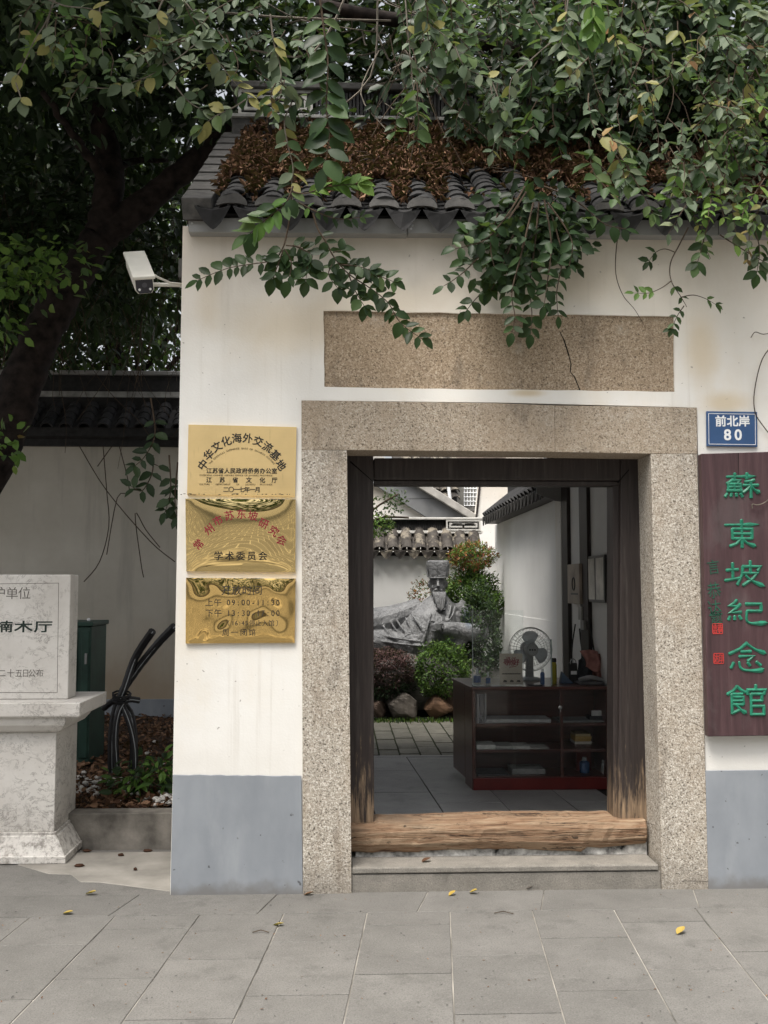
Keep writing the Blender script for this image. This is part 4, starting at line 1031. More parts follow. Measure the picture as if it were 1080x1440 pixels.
BWY = 7.06
cw = thing('courtyard_back_wall', 'low white courtyard wall with lichened roof tiles and a fret panel in its ridge, behind the statue', 'wall', (0, BWY, 0))
zb_ = P(600, 782, BWY).z
obj('plaster_face', MB().box((-3.5, BWY, -.03), (GX1 - .002, BWY + .22, zb_)), M['white_wall'], cw)
obj('eave_board', MB().box((-3.5, BWY - .05, zb_ + .002), (GX1 - .17, BWY + .3, zb_ + .05)), M['wood_plain'], cw)
zr = P(600, 748, BWY + .1).z
E0 = Vector((0, BWY - .12, P(600, 774, BWY - .12).z)); E1 = Vector((0, BWY + .12, zr - .01)); e = (E1 - E0); ea = math.atan2(e.z, e.y)
bt = shared('roof_tile', arc_mesh(.138, .125, .11, .050, .013, 8), M['tile_pale']); bdp = shared('drip_tile', dm, M['tile_pale']); bpn = shared('pan_tile', arc_mesh(.16, .15, .5, .03, .014, 6, -1), M['tile_pale'])
pb = (P(620, 760, BWY - .1).x - P(600, 760, BWY - .1).x) * .96
xx = P(668, 760, BWY - .1).x; i = 0
while xx > -2.2:
    for j in range(7):
        q_ = E0 + e * (j / 6.6); place('roof_tile', bt, cw, (xx + random.uniform(-.008, .008), q_.y, q_.z + .012 + j * .002), (ea + R(4), 0, random.uniform(-.06, .06)))
    place('pan_tile', bpn, cw, (xx - pb / 2, E0.y, E0.z + .012), (ea, 0, 0)); place('drip_tile', bdp, cw, (xx - pb / 2, E0.y - .01, E0.z + .0), (R(8), 0, random.uniform(-.06, .06)))
    xx -= pb; i += 1
lime = plain('lime_fillet', (.62, .61, .58), .8, .2, var=.15)
z1, z2_ = P(600, 746.5, BWY + .1).z, P(600, 731, BWY + .1).z
obj('ridge_fillet', MB().box((-3.5, BWY + .06, zr - .02), (GX1 - .17, BWY + .24, z1)), lime, cw, bevel=.004)
xf0, xf1 = P(627, 740, BWY + .1).x, P(675, 740, BWY + .1).x
mb = MB(); x = -2.2
while x < xf0 - .02: mb.box((x, BWY + .09 + random.uniform(-.004, .004), z1 + .001), (x + .014, BWY + .21, z2_ - .002)); x += .022
tag(obj('ridge_tile', mb, M['tile'], cw), kind='stuff')
obj('ridge_core', MB().box((-3.5, BWY + .115, z1 + .001), (xf1 - .002, BWY + .19, z2_ - .001)), M['tile'], cw)
mb = MB(); fret(mb, xf0, xf1, z1 + .002, z2_ - .001, BWY + .114, .06, .019); obj('fret_panel', mb, lime, cw)
obj('ridge_cap', MB().box((-3.5, BWY + .05, z2_), (GX1 - .1, BWY + .25, z2_ + .028)), lime, cw, bevel=.005)

# ------------------------------------------------------------------ houses beyond the courtyard
HY = 11.0
def pp(pts, Y): return [P(x, y, Y) for x, y in pts]
h1 = thing('gabled_house', 'white gabled house with broad grey verge band rising behind the courtyard wall', 'house', (0, HY, 0))
zinc = plain('weathered_zinc', (.20, .205, .21), .55, .4, var=.3, sc=1.6); cop = plain('pale_coping', (.40, .385, .36), .8, .2, var=.25, sc=4)
obj('gable_wall', MB().prism(pp([(300, 1010), (300, 560), (340, 560), (524, 680), (607, 731.5), (680, 760), (680, 1010)], HY), (0, .3, 0)), M['plaster'], h1)
for k in range(4):
    f0, f1 = k / 4, (k + 1) / 4 - .004
    L = lambda a, b, f: (a[0] + (b[0] - a[0]) * f, a[1] + (b[1] - a[1]) * f)
    lo0, lo1, up0, up1 = (420, 614), (607, 732), (465, 612), (662, 731)
    obj('verge_band', MB().prism(pp([L(lo0, lo1, f0), L(lo0, lo1, f1), L(up0, up1, f1), L(up0, up1, f0)], HY - .12), (0, .11, 0)), zinc, h1, bevel=.005)
obj('verge_coping', MB().prism(pp([(466, 611), (478, 604), (676, 727), (664, 731)], HY - .22), (0, .4, 0)), cop, h1, bevel=.01)
r0 = thing('tiled_outbuilding', 'slope of dark and pale roof tiles behind the grey verge band', 'roof', (.8, 12.2, 2.5))
ot = shared('roof_tile', arc_mesh(.2, .18, .32, .08, .02, 6), M['tile_pale'])
obj('roof_deck', MB().prism(pp([(560, 640), (640, 640), (645, 760), (560, 760)], 12.6), (0, .1, 0)), M['tile'], r0)
for i in range(7):
    for j in range(6):
        q_ = P(592 + i * 13 - 30, 703 - j * 11, 12.2); place('roof_tile', ot, r0, (q_.x, 12.2 + j * .05, q_.z), (R(40), random.uniform(-.08, .08), R(12)))
obj('rain_pipe', MB().tube([P(628, 660, 12.1), P(634, 712, 12.1)], .03, 8), wh, r0)
h2 = thing('brick_house', 'brown brick house corner with a white grille over an air conditioner', 'house', (1.6, 13, 0))
bk = NT('brown_brick'); bt_ = bk.n('ShaderNodeTexBrick'); bk.t.links.new(bk.scaled((1, 1, 1)), bt_.inputs['Vector'])
obj('wall', MB().prism(pp([(600, 640), (720, 640), (720, 1000), (600, 1000)], 13.0), (0, .4, 0)), plain('brown_render', (.20, .165, .145), .9, .2, var=.3, sc=6), h2)
for py in np.arange(652, 722, 8): obj('brick_course', MB().prism(pp([(634, py), (676, py - .5), (676, py + 6), (634, py + 6.5)], 12.99), (0, .05, 0)), plain('course_brick', (.25, .21, .19), .9, .2, var=.3, sc=8), h2)
obj('ledge', MB().prism(pp([(640, 713), (676, 712), (676, 718), (646, 718)], 12.7), (0, .3, 0)), cop, h2)
ac = thing('air_conditioner', 'beige air conditioner behind a white bar grille on the brown house', 'air conditioner', P(664, 712, 12.7))
obj('casing', MB().prism(pp([(638, 672), (675, 672), (675, 711.5), (638, 711.5)], 12.72), (0, .2, 0)), plain('ac_beige', (.33, .32, .29), .6, .3), ac, bevel=.01)
mb = MB()
for px in np.arange(653, 676, 4.2): mb.tube([P(px, 674, 12.66), P(px, 711, 12.66)], .012, 5)
for py in np.arange(675, 712, 6): mb.tube([P(652, py, 12.65), P(675, py, 12.65)], .009, 5)
obj('grille', mb, wh, ac)
h3 = thing('white_house', 'plain white gable end of a house above the courtyard corner', 'house', (3, 11, 0))
obj('gable_wall', MB().prism(pp([(671, 727), (678.5, 660), (800, 600), (900, 640), (900, 1000), (671, 1000)], 10.6), (0, .4, 0)), M['plaster'], h3)
obj('corner_trim', MB().prism(pp([(669.5, 727), (677, 655), (679, 655), (671.5, 727)], 10.58), (0, .1, 0)), M['wood_plain'], h3)

# ------------------------------------------------------------------ statue of a reclining scholar
STY = 6.15
t = NT('weathered_bronze')
c = t.ramp(t.noise(5, 4, .55), [(.3, (.13, .133, .138)), (.55, (.165, .169, .175)), (.8, (.22, .224, .23))])
g = t.noise((26, 26, 5), 4, .6, dist=1.2); t.bump(t.math('ADD', t.noise(11, 4, .6, dist=1.5), t.math('MULTIPLY', g, .5)), .7, .03)
c = t.mix(t.math('MULTIPLY', t.step(g, .5, .36), .35), c, (.045, .047, .05))
c = t.mix(t.math('MULTIPLY', t.spot((P(655, 870, STY).x, P(655, 868, STY).z), (.07, .16)), .5), c, (.05, .10, .17))
M['bronze'] = t.out(c, .55, .4, .25)
st_ = thing('statue', 'grey bronze statue of a bearded scholar in a tall hat reclining on a rock', 'statue', P(610, 925, STY))
def S(px, py, dy=0.0): return P(px, py, STY + dy)
b = MB()
b.tube([S(560, 925, .12), S(590, 905, .05), S(612, 875, .02), S(617, 850, .04), S(617, 836, .03), S(616, 826, .02)], [.30, .36, .31, .20, .085, .075], 16)
b.ball(S(616, 884, .06), (.33, .23, .315), 18, 12); b.ball(S(647, 866, .06), (.15, .15, .15), 14, 10); b.ball(S(589, 864, .06), (.17, .15, .13), 14, 10); b.ball(S(617, 853, .05), (.21, .14, .08), 14, 8)
b.tube([S(592, 852, .05), S(570, 864, .02), S(548, 873, -.02), S(520, 880, -.05), S(470, 872, -.05), S(420, 885, 0)], [.10, .14, .17, .20, .24, .16], 14)       # draped sleeve and thigh
b.tube([S(600, 912, -.08), S(560, 905, -.12), S(510, 902, -.16), S(440, 905, -.15), S(360, 915, -.1)], [.16, .16, .16, .15, .10], 14)
b.tube([S(641, 853, .04), S(660, 868, .02), S(676, 886, -.06), S(680, 892, -.12)], [.11, .12, .12, .11], 12)
b.tube([S(680, 892, -.12), S(658, 889, -.22), S(634, 885, -.30), S(622, 884, -.32)], [.11, .10, .085, .07], 12)
b.tube([S(650, 895, -.18), S(640, 905, -.22), S(630, 915, -.2)], [.09, .10, .09], 10)
b.ball(S(614, 882, -.34), (.062, .05, .048), 12, 8)                                           # fist
for k in range(4): b.tube([S(621 - k * .5, 878.0 + k * 2.6, -.385), S(613, 877.5 + k * 2.9, -.40), S(607.5, 879 + k * 2.8, -.385), S(608, 880.5 + k * 2.5, -.35)], [.016, .018, .016, .014], 7)
b.tube([S(621, 878, -.34), S(613, 874.5, -.36), S(606, 873, -.36)], [.017, .017, .013], 7)
b.ball(S(615.5, 821, 0), (.096, .115, .150), 16, 12)                                          # head
b.ball(S(616, 831, -.045), (.072, .07, .07), 12, 8)
b.tube([S(616, 816.5, -.110), S(616, 821.5, -.132), S(616, 825.0, -.142)], [.014, .018, .022], 8)  # nose
for s in (-1, 1):
    b.ball(S(616 + s * 2.2, 825.2, -.124), (.014, .016, .010), 7, 5)
    b.tube([S(616 + s * 2.0, 816.4, -.115), S(616 + s * 5, 815.0, -.112), S(616 + s * 9, 816.8, -.080)], [.010, .014, .008], 7)   # brow
    b.ball(S(616 + s * 5.2, 819.4, -.094), (.022, .016, .010), 8, 6)                          # eyelids
    b.ball(S(616 + s * 6.5, 826, -.072), (.028, .030, .026), 8, 6)                            # cheek
    b.ball(S(615.5 + s * 12.8, 821.5, .01), (.014, .025, .038), 8, 6)                         # ear
    b.tube([S(616 + s * .8, 828.6, -.132), S(616 + s * 5, 829.8, -.122), S(616 + s * 8.0, 835, -.10), S(616 + s * 8.4, 841, -.085)], [.009, .012, .012, .006], 7)
b.ball(S(616, 831.8, -.116), (.026, .016, .009), 8, 5)                                        # lower lip
for k, (x0, y0, x1, y1, x2, y2, d0) in enumerate([(578, 862, 590, 880, 604, 905, -.26), (570, 868, 580, 888, 590, 908, -.22), (556, 868, 566, 885, 584, 908, -.2), (545, 866, 556, 885, 572, 906, -.2), (532, 868, 545, 890, 556, 908, -.22), (634, 850, 628, 872, 600, 900, -.2), (640, 852, 636, 866, 628, 876, -.22), (606, 862, 600, 885, 596, 905, -.30), (520, 890, 560, 898, 600, 903, -.28), (510, 898, 560, 905, 600, 909, -.30), (662, 872, 668, 880, 660, 890, -.2)]):
    b.tube(smoothpath([S(x0, y0, d0 + .06), S(x1, y1, d0 - .02), S(x2, y2, d0)], 4), [.008] + [.013] * 7 + [.007], 7)
bo = obj('body', b, M['bronze'], st_, smooth=True, fix=False)
rm = bo.modifiers.new('merge', 'REMESH'); rm.mode = 'VOXEL'; rm.voxel_size = .0085; rm.use_smooth_shade = True
sm = bo.modifiers.new('smooth', 'SMOOTH'); sm.factor = .5; sm.iterations = 1
hb = MB()
def hatq(py, w, d): p = S(615.5, py, .0); return [(p.x + a * w, p.y + bb * d, p.z) for a, bb in ((-.8, -1), (.8, -1), (1, -.75), (1, .75), (.8, 1), (-.8, 1), (-1, .75), (-1, -.75))]
rings = [hatq(812.5, .102, .115), hatq(806, .108, .12), hatq(795, .122, .125), hatq(789.5, .120, .122), hatq(788.3, .105, .11)]
vs = [v for r_ in rings for v in r_]; hb.add(vs, [(i * 8 + k, i * 8 + (k + 1) % 8, i * 8 + 8 + (k + 1) % 8, i * 8 + 8 + k) for i in range(4) for k in range(8)] + [tuple(range(7, -1, -1)), tuple(range(32, 40))])
hat = obj('hat', hb, M['bronze'], st_, bevel=.008)
hp = MB()
for s in (-1, 1):
    p0, p1, p2, p3 = S(615.5 + s * .7, 811.5, -.126), S(615.5 + s * 11.5, 811, -.122), S(615.5 + s * 12.8, 798, -.13), S(615.5 + s * .7, 796.5, -.136)
    hp.prism([p0, p1, p2, p3], (0, .016, 0)); hp.prism([S(615.5 + s * 12.6, 811.5, -.10), S(615.5 + s * 13.4, 811.5, .08), S(615.5 + s * 15, 797.5, .08), S(615.5 + s * 14.4, 797.5, -.1)], (s * .012, 0, 0))
hp.tube([S(603, 811.8, -.11), S(610, 812.6, -.128), S(621, 812.6, -.128), S(628, 811.8, -.11)], .010, 6)
obj('hat_fold', hp, M['bronze'], hat, bevel=.003)
bd_ = MB(); N1, N2 = 22, 12; vs = []
for j in range(N2 + 1):
    f = j / N2
    for i in range(N1 + 1):
        u = i / N1 * 2 - 1; w = (10.0 - 1.2 * f) * (1 - .55 * f ** 2.5); p = S(616.3 + u * w + .8 * f, 832 + f * 26 * (1 - .12 * abs(u)), 0)
        dep = -.10 - .075 * math.sqrt(max(0, 1 - u * u)) * (1 - .4 * f) - .10 * f ** .7 + .007 * math.sin(u * 21 + f * 3) + .004 * math.sin(u * 43)
        vs.append((p.x, p.y + dep, p.z))
W = N1 + 1
bd_.add(vs, [(j * W + i, j * W + i + 1, (j + 1) * W + i + 1, (j + 1) * W + i) for j in range(N2) for i in range(N1)])
bo2 = obj('beard', bd_, M['bronze'], st_, smooth=True); so = bo2.modifiers.new('thick', 'SOLIDIFY'); so.thickness = .06; so.offset = -1
def boulder(name, label, c, r, mat, seed, group=None, cat='rock', n=24, m=16, rough_=.22, flat=True):
    rs = np.random.default_rng(seed); dirs = rs.normal(size=(16, 3)); dirs /= np.linalg.norm(dirs, axis=1, keepdims=True); amp = rs.uniform(.66, .95, 16); mb = MB(); mb.ball((0, 0, 0), 1, n, m); out = []
    for v in mb.v:
        d = np.array(v); d /= max(np.linalg.norm(d), 1e-6); k = 1.0
        for a, w in zip(dirs, amp):
            q_ = d @ a
            if q_ > .05: k = min(k, w / q_)
        k *= 1 + rs.normal(0, .008); out.append((c[0] + d[0] * r[0] * k, c[1] + d[1] * r[1] * k, c[2] + d[2] * r[2] * k))
    mb.v = out; o = obj(name, mb, mat, None, smooth=not flat)
    if label: tag(o, label, cat, group)
    return o
rk = [plain('brown_rock', (.10, .07, .055), .85, .2, var=.5, sc=6, bump=.7, bsc=25), plain('grey_rock', (.13, .115, .10), .85, .2, var=.4, sc=6, bump=.7, bsc=25), plain('rust_rock', (.12, .072, .045), .85, .2, var=.55, sc=7, bump=.7, bsc=25)]
prock = boulder('plinth_rock', None, (.2, STY + .05, P(600, 925, STY).z - .22), (1.6, .5, .42), plain('pale_rock', (.20, .195, .185), .85, .2, var=.3, sc=5, bump=.8, bsc=18), 5)
loc = wloc(st_); prock.parent = st_; prock.data.transform(Matrix.Translation(-loc))
RYf = 5.68
for lb, px, py, w, h, m, sd_ in (('rounded grey brown boulder under the maroon shrub', 566, 993, 27, 23, 1, 3), ('rust coloured boulder beside the counter under the green shrub', 616, 994, 22, 17, 2, 8), ('small dark boulder half hidden by the door post', 532, 997, 11, 14, 0, 4), ('dark boulder wedged behind the rust coloured one', 640, 984, 24, 22, 0, 13)):
    c = P(px, py, RYf + (.15 if sd_ == 13 else 0)); s_ = (c.y + 5.05) / 1400
    boulder('boulder', lb, c, (w * s_, .2, h * s_), rk[m], sd_, 'boulders edging the planted mound')
mound = boulder('planting_mound', None, (.6, 6.45, ZF - .1), (2.2, .62, .58), plain('mound_soil', (.03, .025, .018), .95, .1, var=.5, sc=14, bump=.8), 21); tag(mound, kind='structure')

def bush(name, label, cat, parts, stem=None):
    """parts: list of (centre, radii, n, leaf length, width ratio, mats, tint lo, hi)"""
    t_ = thing(name, label, cat, parts[0][0] - Vector((0, 0, parts[0][1][2])))
    for k, (c, r, n, L, wr, mats, lo, hi) in enumerate(parts):
        d = unit(n); rad = rng.uniform(.62, 1.04, n) ** .7; lump = 1 + .16 * np.sin(d[:, 0] * 7 + k) * np.cos(d[:, 2] * 6 + d[:, 1] * 5)
        pos = np.array(c) + d * (rad * lump)[:, None] * np.array(r)
        ax = d * .5 + unit(n) * .8; nr = d * .7 + unit(n) * .6; nr[:, 2] += .5
        ls = rng.uniform(.7, 1.25, n) * L
        leaves('foliage', pos, ax, nr, ls, ls * wr, rng.uniform(lo, hi, n), mats, t_, rng.integers(0, len(mats), n))
    if stem:
        mb = MB()
        for a, b2 in stem: mb.tube(smoothpath([a, (a + b2) / 2 + Vector((random.uniform(-.05, .05), 0, .05)), b2], 4), .012, 5)
        obj('stem', mb, M['twig_dark'], t_)
    return t_
c = P(621, 942, 5.75)
bush('green_shrub', 'rounded bright green clipped shrub in front of the statue', 'shrub', [(c, (.30, .25, .31), 5200, .030, .6, [M['leaf_lime'], M['leaf']], .1, .8)], [(P(615, 990, 5.8), c), (P(630, 990, 5.8), c)])
c = P(540, 945, 5.75)
bush('maroon_shrub', 'dusky maroon shrub with pinkish tips beside the door post in the courtyard', 'shrub', [(c, (.34, .25, .22), 4200, .030, .45, [M['leaf_maroon']], .0, .55), (c + Vector((0, -.03, .14)), (.30, .2, .11), 1800, .028, .4, [M['leaf_maroon']], .6, 1), (c - Vector((0, 0, .16)), (.32, .2, .14), 1200, .05, .25, [M['leaf_dark']], 0, .6)], [(P(545, 1000, 5.8), c)])
c = P(664, 850, 6.6)
bush('nandina', 'tall feathery shrub with orange red tips behind the shoulder of the statue', 'shrub', [(c, (.34, .2, .42), 6500, .05, .34, [M['leaf'], M['leaf_lime']], .2, .8), (P(664, 782, 6.55), (.27, .17, .16), 1900, .045, .3, [M['leaf_red'], M['leaf_lime']], .2, 1), (P(640, 806, 6.6), (.30, .16, .17), 520, .04, .35, [M['leaf_red'], M['leaf'], M['leaf']], .1, .9), (P(592, 838, 6.75), (.14, .1, .2), 350, .04, .4, [M['leaf'], M['leaf_red']], .3, 1)], [(P(668, 980, 6.7), c), (P(660, 980, 6.7), P(660, 800, 6.6)), (P(675, 980, 6.7), P(672, 790, 6.6))])
c = P(672, 905, 6.2)
bush('dark_hedge', 'dark glossy evergreen hedge against the side wall behind the acrylic screen', 'hedge', [(c, (.24, .35, .66), 6500, .04, .55, [M['leaf'], M['leaf_dark']], .0, .7)], [(P(676, 990, 6.2), c)])
n = 900
pos = np.stack([rng.uniform(-.6, 1.7, n), 5.50 + rng.normal(0, .05, n), np.full(n, ZF)], -1); ax = unit(n) * .5; ax[:, 2] = 1
tag(leaves('moss_and_weeds', pos, ax, unit(n), rng.uniform(.02, .06, n), rng.uniform(.008, .02, n), rng.random(n), [M['leaf_lime'], M['leaf']], None, rng.integers(0, 2, n)), kind='stuff')
c = P(500, 745, 6.4)
ct_ = bush('courtyard_sapling', 'thin leafy sapling branch reaching past the door post over the courtyard tiles', 'sapling', [(P(520, 738, 6.4), (.28, .2, .13), 700, .04, .5, [M['leaf'], M['leaf_lime']], .2, .9), (P(545, 710, 6.4), (.22, .1, .14), 130, .045, .5, [M['leaf']], .2, .8), (P(556, 700, 6.4), (.15, .1, .12), 60, .045, .5, [M['leaf']], .2, .8)], [(P(470, 960, 6.5), P(500, 760, 6.45)), (P(500, 760, 6.45), P(545, 725, 6.4)), (P(500, 750, 6.45), P(560, 695, 6.4)), (P(500, 740, 6.45), P(575, 728, 6.4))])

# ------------------------------------------------------------------ reception counter and what stands on it
f0 = PZ(665.5, 1112, ZF); CY0 = f0.y; CX0 = f0.x; CX1 = GX1 - .004; CY1 = PZ(637.5, 1086, ZF).y
zT = P(665, 966, CY0).z; Zc = lambda py, Y=None: P(740, py, CY0 if Y is None else Y).z
t = NT('red_brown_veneer'); g = t.noise((3, 3, 40), 5, .6, dist=.4)
M['veneer'] = t.out(t.ramp(g, [(.3, (.055, .022, .018)), (.7, (.115, .046, .036))]), .28, .5)
M['veneer_red'] = plain('red_lacquer', (.13, .016, .014), .35, .5, var=.15)
ctr = thing('reception_counter', 'dark red brown display counter with glass front and shelves inside the doorway', 'counter', (CX0, CY0, ZF))
zp = Zc(1094)
ym = CY0 + (CY1 - CY0) * .38
for a, b_ in ((CY0 + .02, ym - .002), (ym + .002, CY1)): sk_ = lambda y: CX0 - .062 * (y - CY0) / (CY1 - CY0); obj('side_panel', MB().prism([(sk_(a), a, ZF + (.0 if a < ym else .04)), (sk_(a) + .025, a, ZF + (.0 if a < ym else .04)), (sk_(b_) + .025, b_, ZF + (.0 if a < ym else .04)), (sk_(b_), b_, ZF + (.0 if a < ym else .04))], (0, 0, zT - .022 - ZF - (.0 if a < ym else .04))), M['veneer'], ctr, bevel=.003)
obj('side_panel', MB().box((CX1 - .025, CY0 + .02, ZF), (CX1 - .001, CY1, zT - .022)), M['veneer'], ctr)
obj('back_panel', MB().box((CX0 + .026, CY0 + .36, zp), (CX1 - .026, CY0 + .38, zT - .023)), M['veneer'], ctr)
obj('top', MB().prism([(CX0 - .012, CY0 - .008, zT - .021), (CX1 + .001, CY0 - .008, zT - .021), (CX1 + .001, CY1 + .01, zT - .021), (CX0 - .074, CY1 + .01, zT - .021)], (0, 0, .021)), M['veneer'], ctr, bevel=.004)
obj('plinth', MB().box((CX0 + .003, CY0 + .004, ZF + .002), (CX1 - .003, CY0 + .022, zp - .002)), M['veneer_red'], ctr, bevel=.002)
for py in (1093, 1055.5, 1018.5):
    z = Zc(py); obj('shelf', MB().box((CX0 + .027, CY0 + .035, z - .018), (CX1 - .027, CY0 + .358, z)), M['veneer'], ctr, bevel=.002)
for px in (665.5, 789): x = P(px, 1000, CY0).x; obj('front_stile', MB().box((x, CY0 + .03, zp), (x + .02, CY0 + .05, zT - .023)), M['veneer'], ctr) if px > 700 else None
glass = m_glass('counter_glass', (.985, .993, .99), .02, .008)
xm = P(722, 1000, CY0).x
for a, b_, dy in ((CX0 + .005, xm + .02, .012), (xm, CX1 - .005, .02)): obj('glass_pane', MB().box((a, CY0 + dy, zp + .002), (b_, CY0 + dy + .005, zT - .024)), glass, ctr)
chrome = plain('lock_chrome', (.45, .45, .45), .25, .5, .9)
for px in (788, 857):
    for py in (995,):
        mb = MB(); c = P(px, py, CY0 + .004); mb.lathe([(.014, 0), (.014, .008), (.008, .010)], (c.x, CY0 + .011, c.z), 12, axis='Y'); mb.box((c.x - .004, CY0 + .003, c.z - .03), (c.x + .004, CY0 + .01, c.z - .012)); obj('lock', mb, chrome, ctr)
def slabthing(name, label, cat, px0, px1, py0, py1, y0, dy, col, zfix=None, bev=.002, group=None):
    a, b_ = P(px0, py0, y0), P(px1, py1, y0); z0 = min(a.z, b_.z) if zfix is None else zfix
    h = abs(a.z - b_.z); o = obj(name, MB().box((a.x, y0, z0), (b_.x, y0 + dy, z0 + h)), plain(name + '_mat', col, .7, .25, var=.12, sc=30), None, bevel=bev)
    return tag(o, label, cat, group)
zs1, zs2, zs3 = [Zc(py) + .001 for py in (1018.5, 1055.5, 1093)]
g2 = 'papers on the counter shelves'
slabthing('paper_sheets', 'long flat white paper stack on the upper counter shelf', 'papers', 681, 775, 1012, 1016, CY0 + .08, .22, (.50, .50, .50), zs1, .001, g2)
slabthing('paper_sheets', 'grey sheet lying on the upper counter shelf past the lock', 'papers', 786, 858, 1016, 1018, CY0 + .08, .22, (.22, .23, .23), zs1, .001, g2)
slabthing('card_base', 'dark tray under a small white card in the counter', 'tray', 829, 851, 1007, 1013, CY0 + .12, .1, (.03, .03, .035), zs1 + .006)
slabthing('name_card', 'small white card standing on a dark tray in the counter', 'card', 832, 846, 999, 1008, CY0 + .14, .01, (.55, .55, .55), zs1 + .006 + .022, .001)
for lb, a, b_, y_, cc in (('thick white booklet at the glass end of the middle shelf', 670, 697, 1049, .62), ('grey booklet second along the middle shelf', 697.5, 721, 1050.5, .36), ('cream booklet third along the middle shelf', 721.5, 746, 1051.5, .58), ('thin white leaflet last in the middle shelf row', 746.5, 772, 1053.8, .5)):
    slabthing('booklet', lb, 'booklet', a, b_, y_, 1055, CY0 + .06, .18, (cc, cc, cc * .95), zs2, .001, 'booklets along the middle shelf')
yb_ = thing('book_stack', 'small pile of yellow covered books on the middle counter shelf', 'books', P(820, 1052, CY0 + .14))
zb0 = zs2
for k, cc in enumerate([(.10, .06, .05), (.46, .43, .38), (.32, .20, .05), (.36, .24, .07), (.38, .30, .16)]):
    a, b_ = P(809 + random.uniform(-1, 1), 1040, CY0 + .14), P(832 + random.uniform(-2, 1), 1040, CY0 + .14); h = .018
    obj('book', MB().box((a.x, CY0 + .14, zb0), (b_.x, CY0 + .30, zb0 + h)), plain('book_cover', cc, .6, .3), yb_, bevel=.002); zb0 += h + .0005
slabthing('magazine_stack', 'stack of grey magazines on the bottom counter shelf', 'magazines', 720, 767, 1082, 1089, CY0 + .1, .2, (.24, .24, .235), zs3)
slabthing('folder', 'dark folder lying on the bottom counter shelf near the glass end', 'folder', 672, 715, 1090, 1092, CY0 + .06, .25, (.07, .07, .075), zs3, .001)
def bottle(name, label, px, py_t, py_b, Y, r, body, cap, z0, shoulder=.72, capr=.45, cat='bottle', liquid=None, group=None):
    p = P(px, py_b, Y); H = P(px, py_t, Y).z - p.z; t_ = thing(name, label, cat, (p.x, Y, z0), group)
    obj('body', MB().lathe([(r * .9, 0), (r, .006), (r, H * shoulder * .92), (r * .8, H * shoulder), (r * capr * .8, H * (shoulder + .06))], (p.x, Y, z0), 14), body, t_, smooth=False)
    obj('cap', MB().lathe([(r * capr, H * (shoulder + .05)), (r * capr, H * .97), (r * capr * .8, H)], (p.x, Y, z0), 12), cap, t_)
    if liquid: obj('sticker', MB().lathe([(r * 1.02, H * .15), (r * 1.02, H * .55)], (p.x, Y, z0), 14), liquid, t_)
    return t_
clear = m_glass('clear_plastic', (.9, .93, .95), .05, .25); bl = plain('blue_label', (.03, .08, .22), .4, .4); dk = plain('black_cap', (.015, .015, .015), .4, .4)
bottle('water_bottle', 'blue plastic bottle on the bottom counter shelf by a red packet', 822, 1066, 1088, CY0 + .15, .035, plain('blue_plastic', (.03, .07, .16), .25, .5), clear, zs3)
slabthing('snack_packet', 'dark red packet behind the blue bottle on the bottom shelf', 'packet', 811, 832, 1059, 1090, CY0 + .22, .05, (.12, .015, .015), zs3)
bottle('spray_bottle', 'slim clear spray bottle on the bottom shelf next to the door post', 850, 1064, 1089, CY0 + .12, .020, clear, plain('teal_cap', (.04, .14, .17), .4, .4), zs3)
bottle('spray_bottle', 'squat teal bottle on the bottom shelf, closest to the door post', 858, 1072, 1089, CY0 + .14, .026, plain('teal_plastic', (.05, .15, .18), .3, .5), clear, zs3)
pf = MB(); a, b_ = P(667, 976, CY0 + .03), P(685, 1022, CY0 + .03); NN = 8
for i in range(NN): 
    x0, x1 = a.x + (b_.x - a.x) * i / NN, a.x + (b_.x - a.x) * (i + 1) / NN
    w = lambda i_: CY0 + .05 + .012 * math.sin(i_ * 1.9)
    pf.prism([(x0, w(i), b_.z + .004 * math.sin(i)), (x1, w(i + 1), b_.z + .004 * math.sin(i + 1)), (x1, w(i + 1), a.z), (x0, w(i), a.z)], (0, .002, 0))
tag(obj('plastic_bag', pf, m_glass('cloudy_film', (.8, .8, .82), .2, .22)), 'cloudy clear plastic bag pressed against the counter glass', 'bag')
zc = zT + .001
# acrylic screen
acr = m_glass('acrylic', (.975, .992, .99), .02, .02); acre = plain('acrylic_edge', (.35, .42, .42), .2, .5)
scn = thing('acrylic_screen', 'clear acrylic sneeze screen standing along the counter top', 'screen', (P(663, 967, CY0 + .06).x, CY0 + .06, zc))
xa, xb_, xc = P(664, 900, CY0 + .06).x, P(736, 900, CY0 + .06).x, P(775, 900, CY0 + .06).x
zh, zl = Zc(858, CY0 + .06), Zc(899, CY0 + .06)
obj('sheet', MB().box((xa + .006, CY0 + .06, zc), (xb_, CY0 + .066, zh)), acr, scn); obj('sheet', MB().box((xb_ + .002, CY0 + .06, zc), (xc - .004, CY0 + .066, zl)), acr, scn)
obj('edge', MB().box((xa, CY0 + .058, zc), (xa + .006, CY0 + .068, zh)), acre, scn); obj('edge', MB().box((xc - .004, CY0 + .058, zc), (xc + .004, CY0 + .068, zl)), acre, scn)
obj('foot', MB().box((xa, CY0 + .03, zc), (xa + .05, CY0 + .1, zc + .008)), acre, scn)
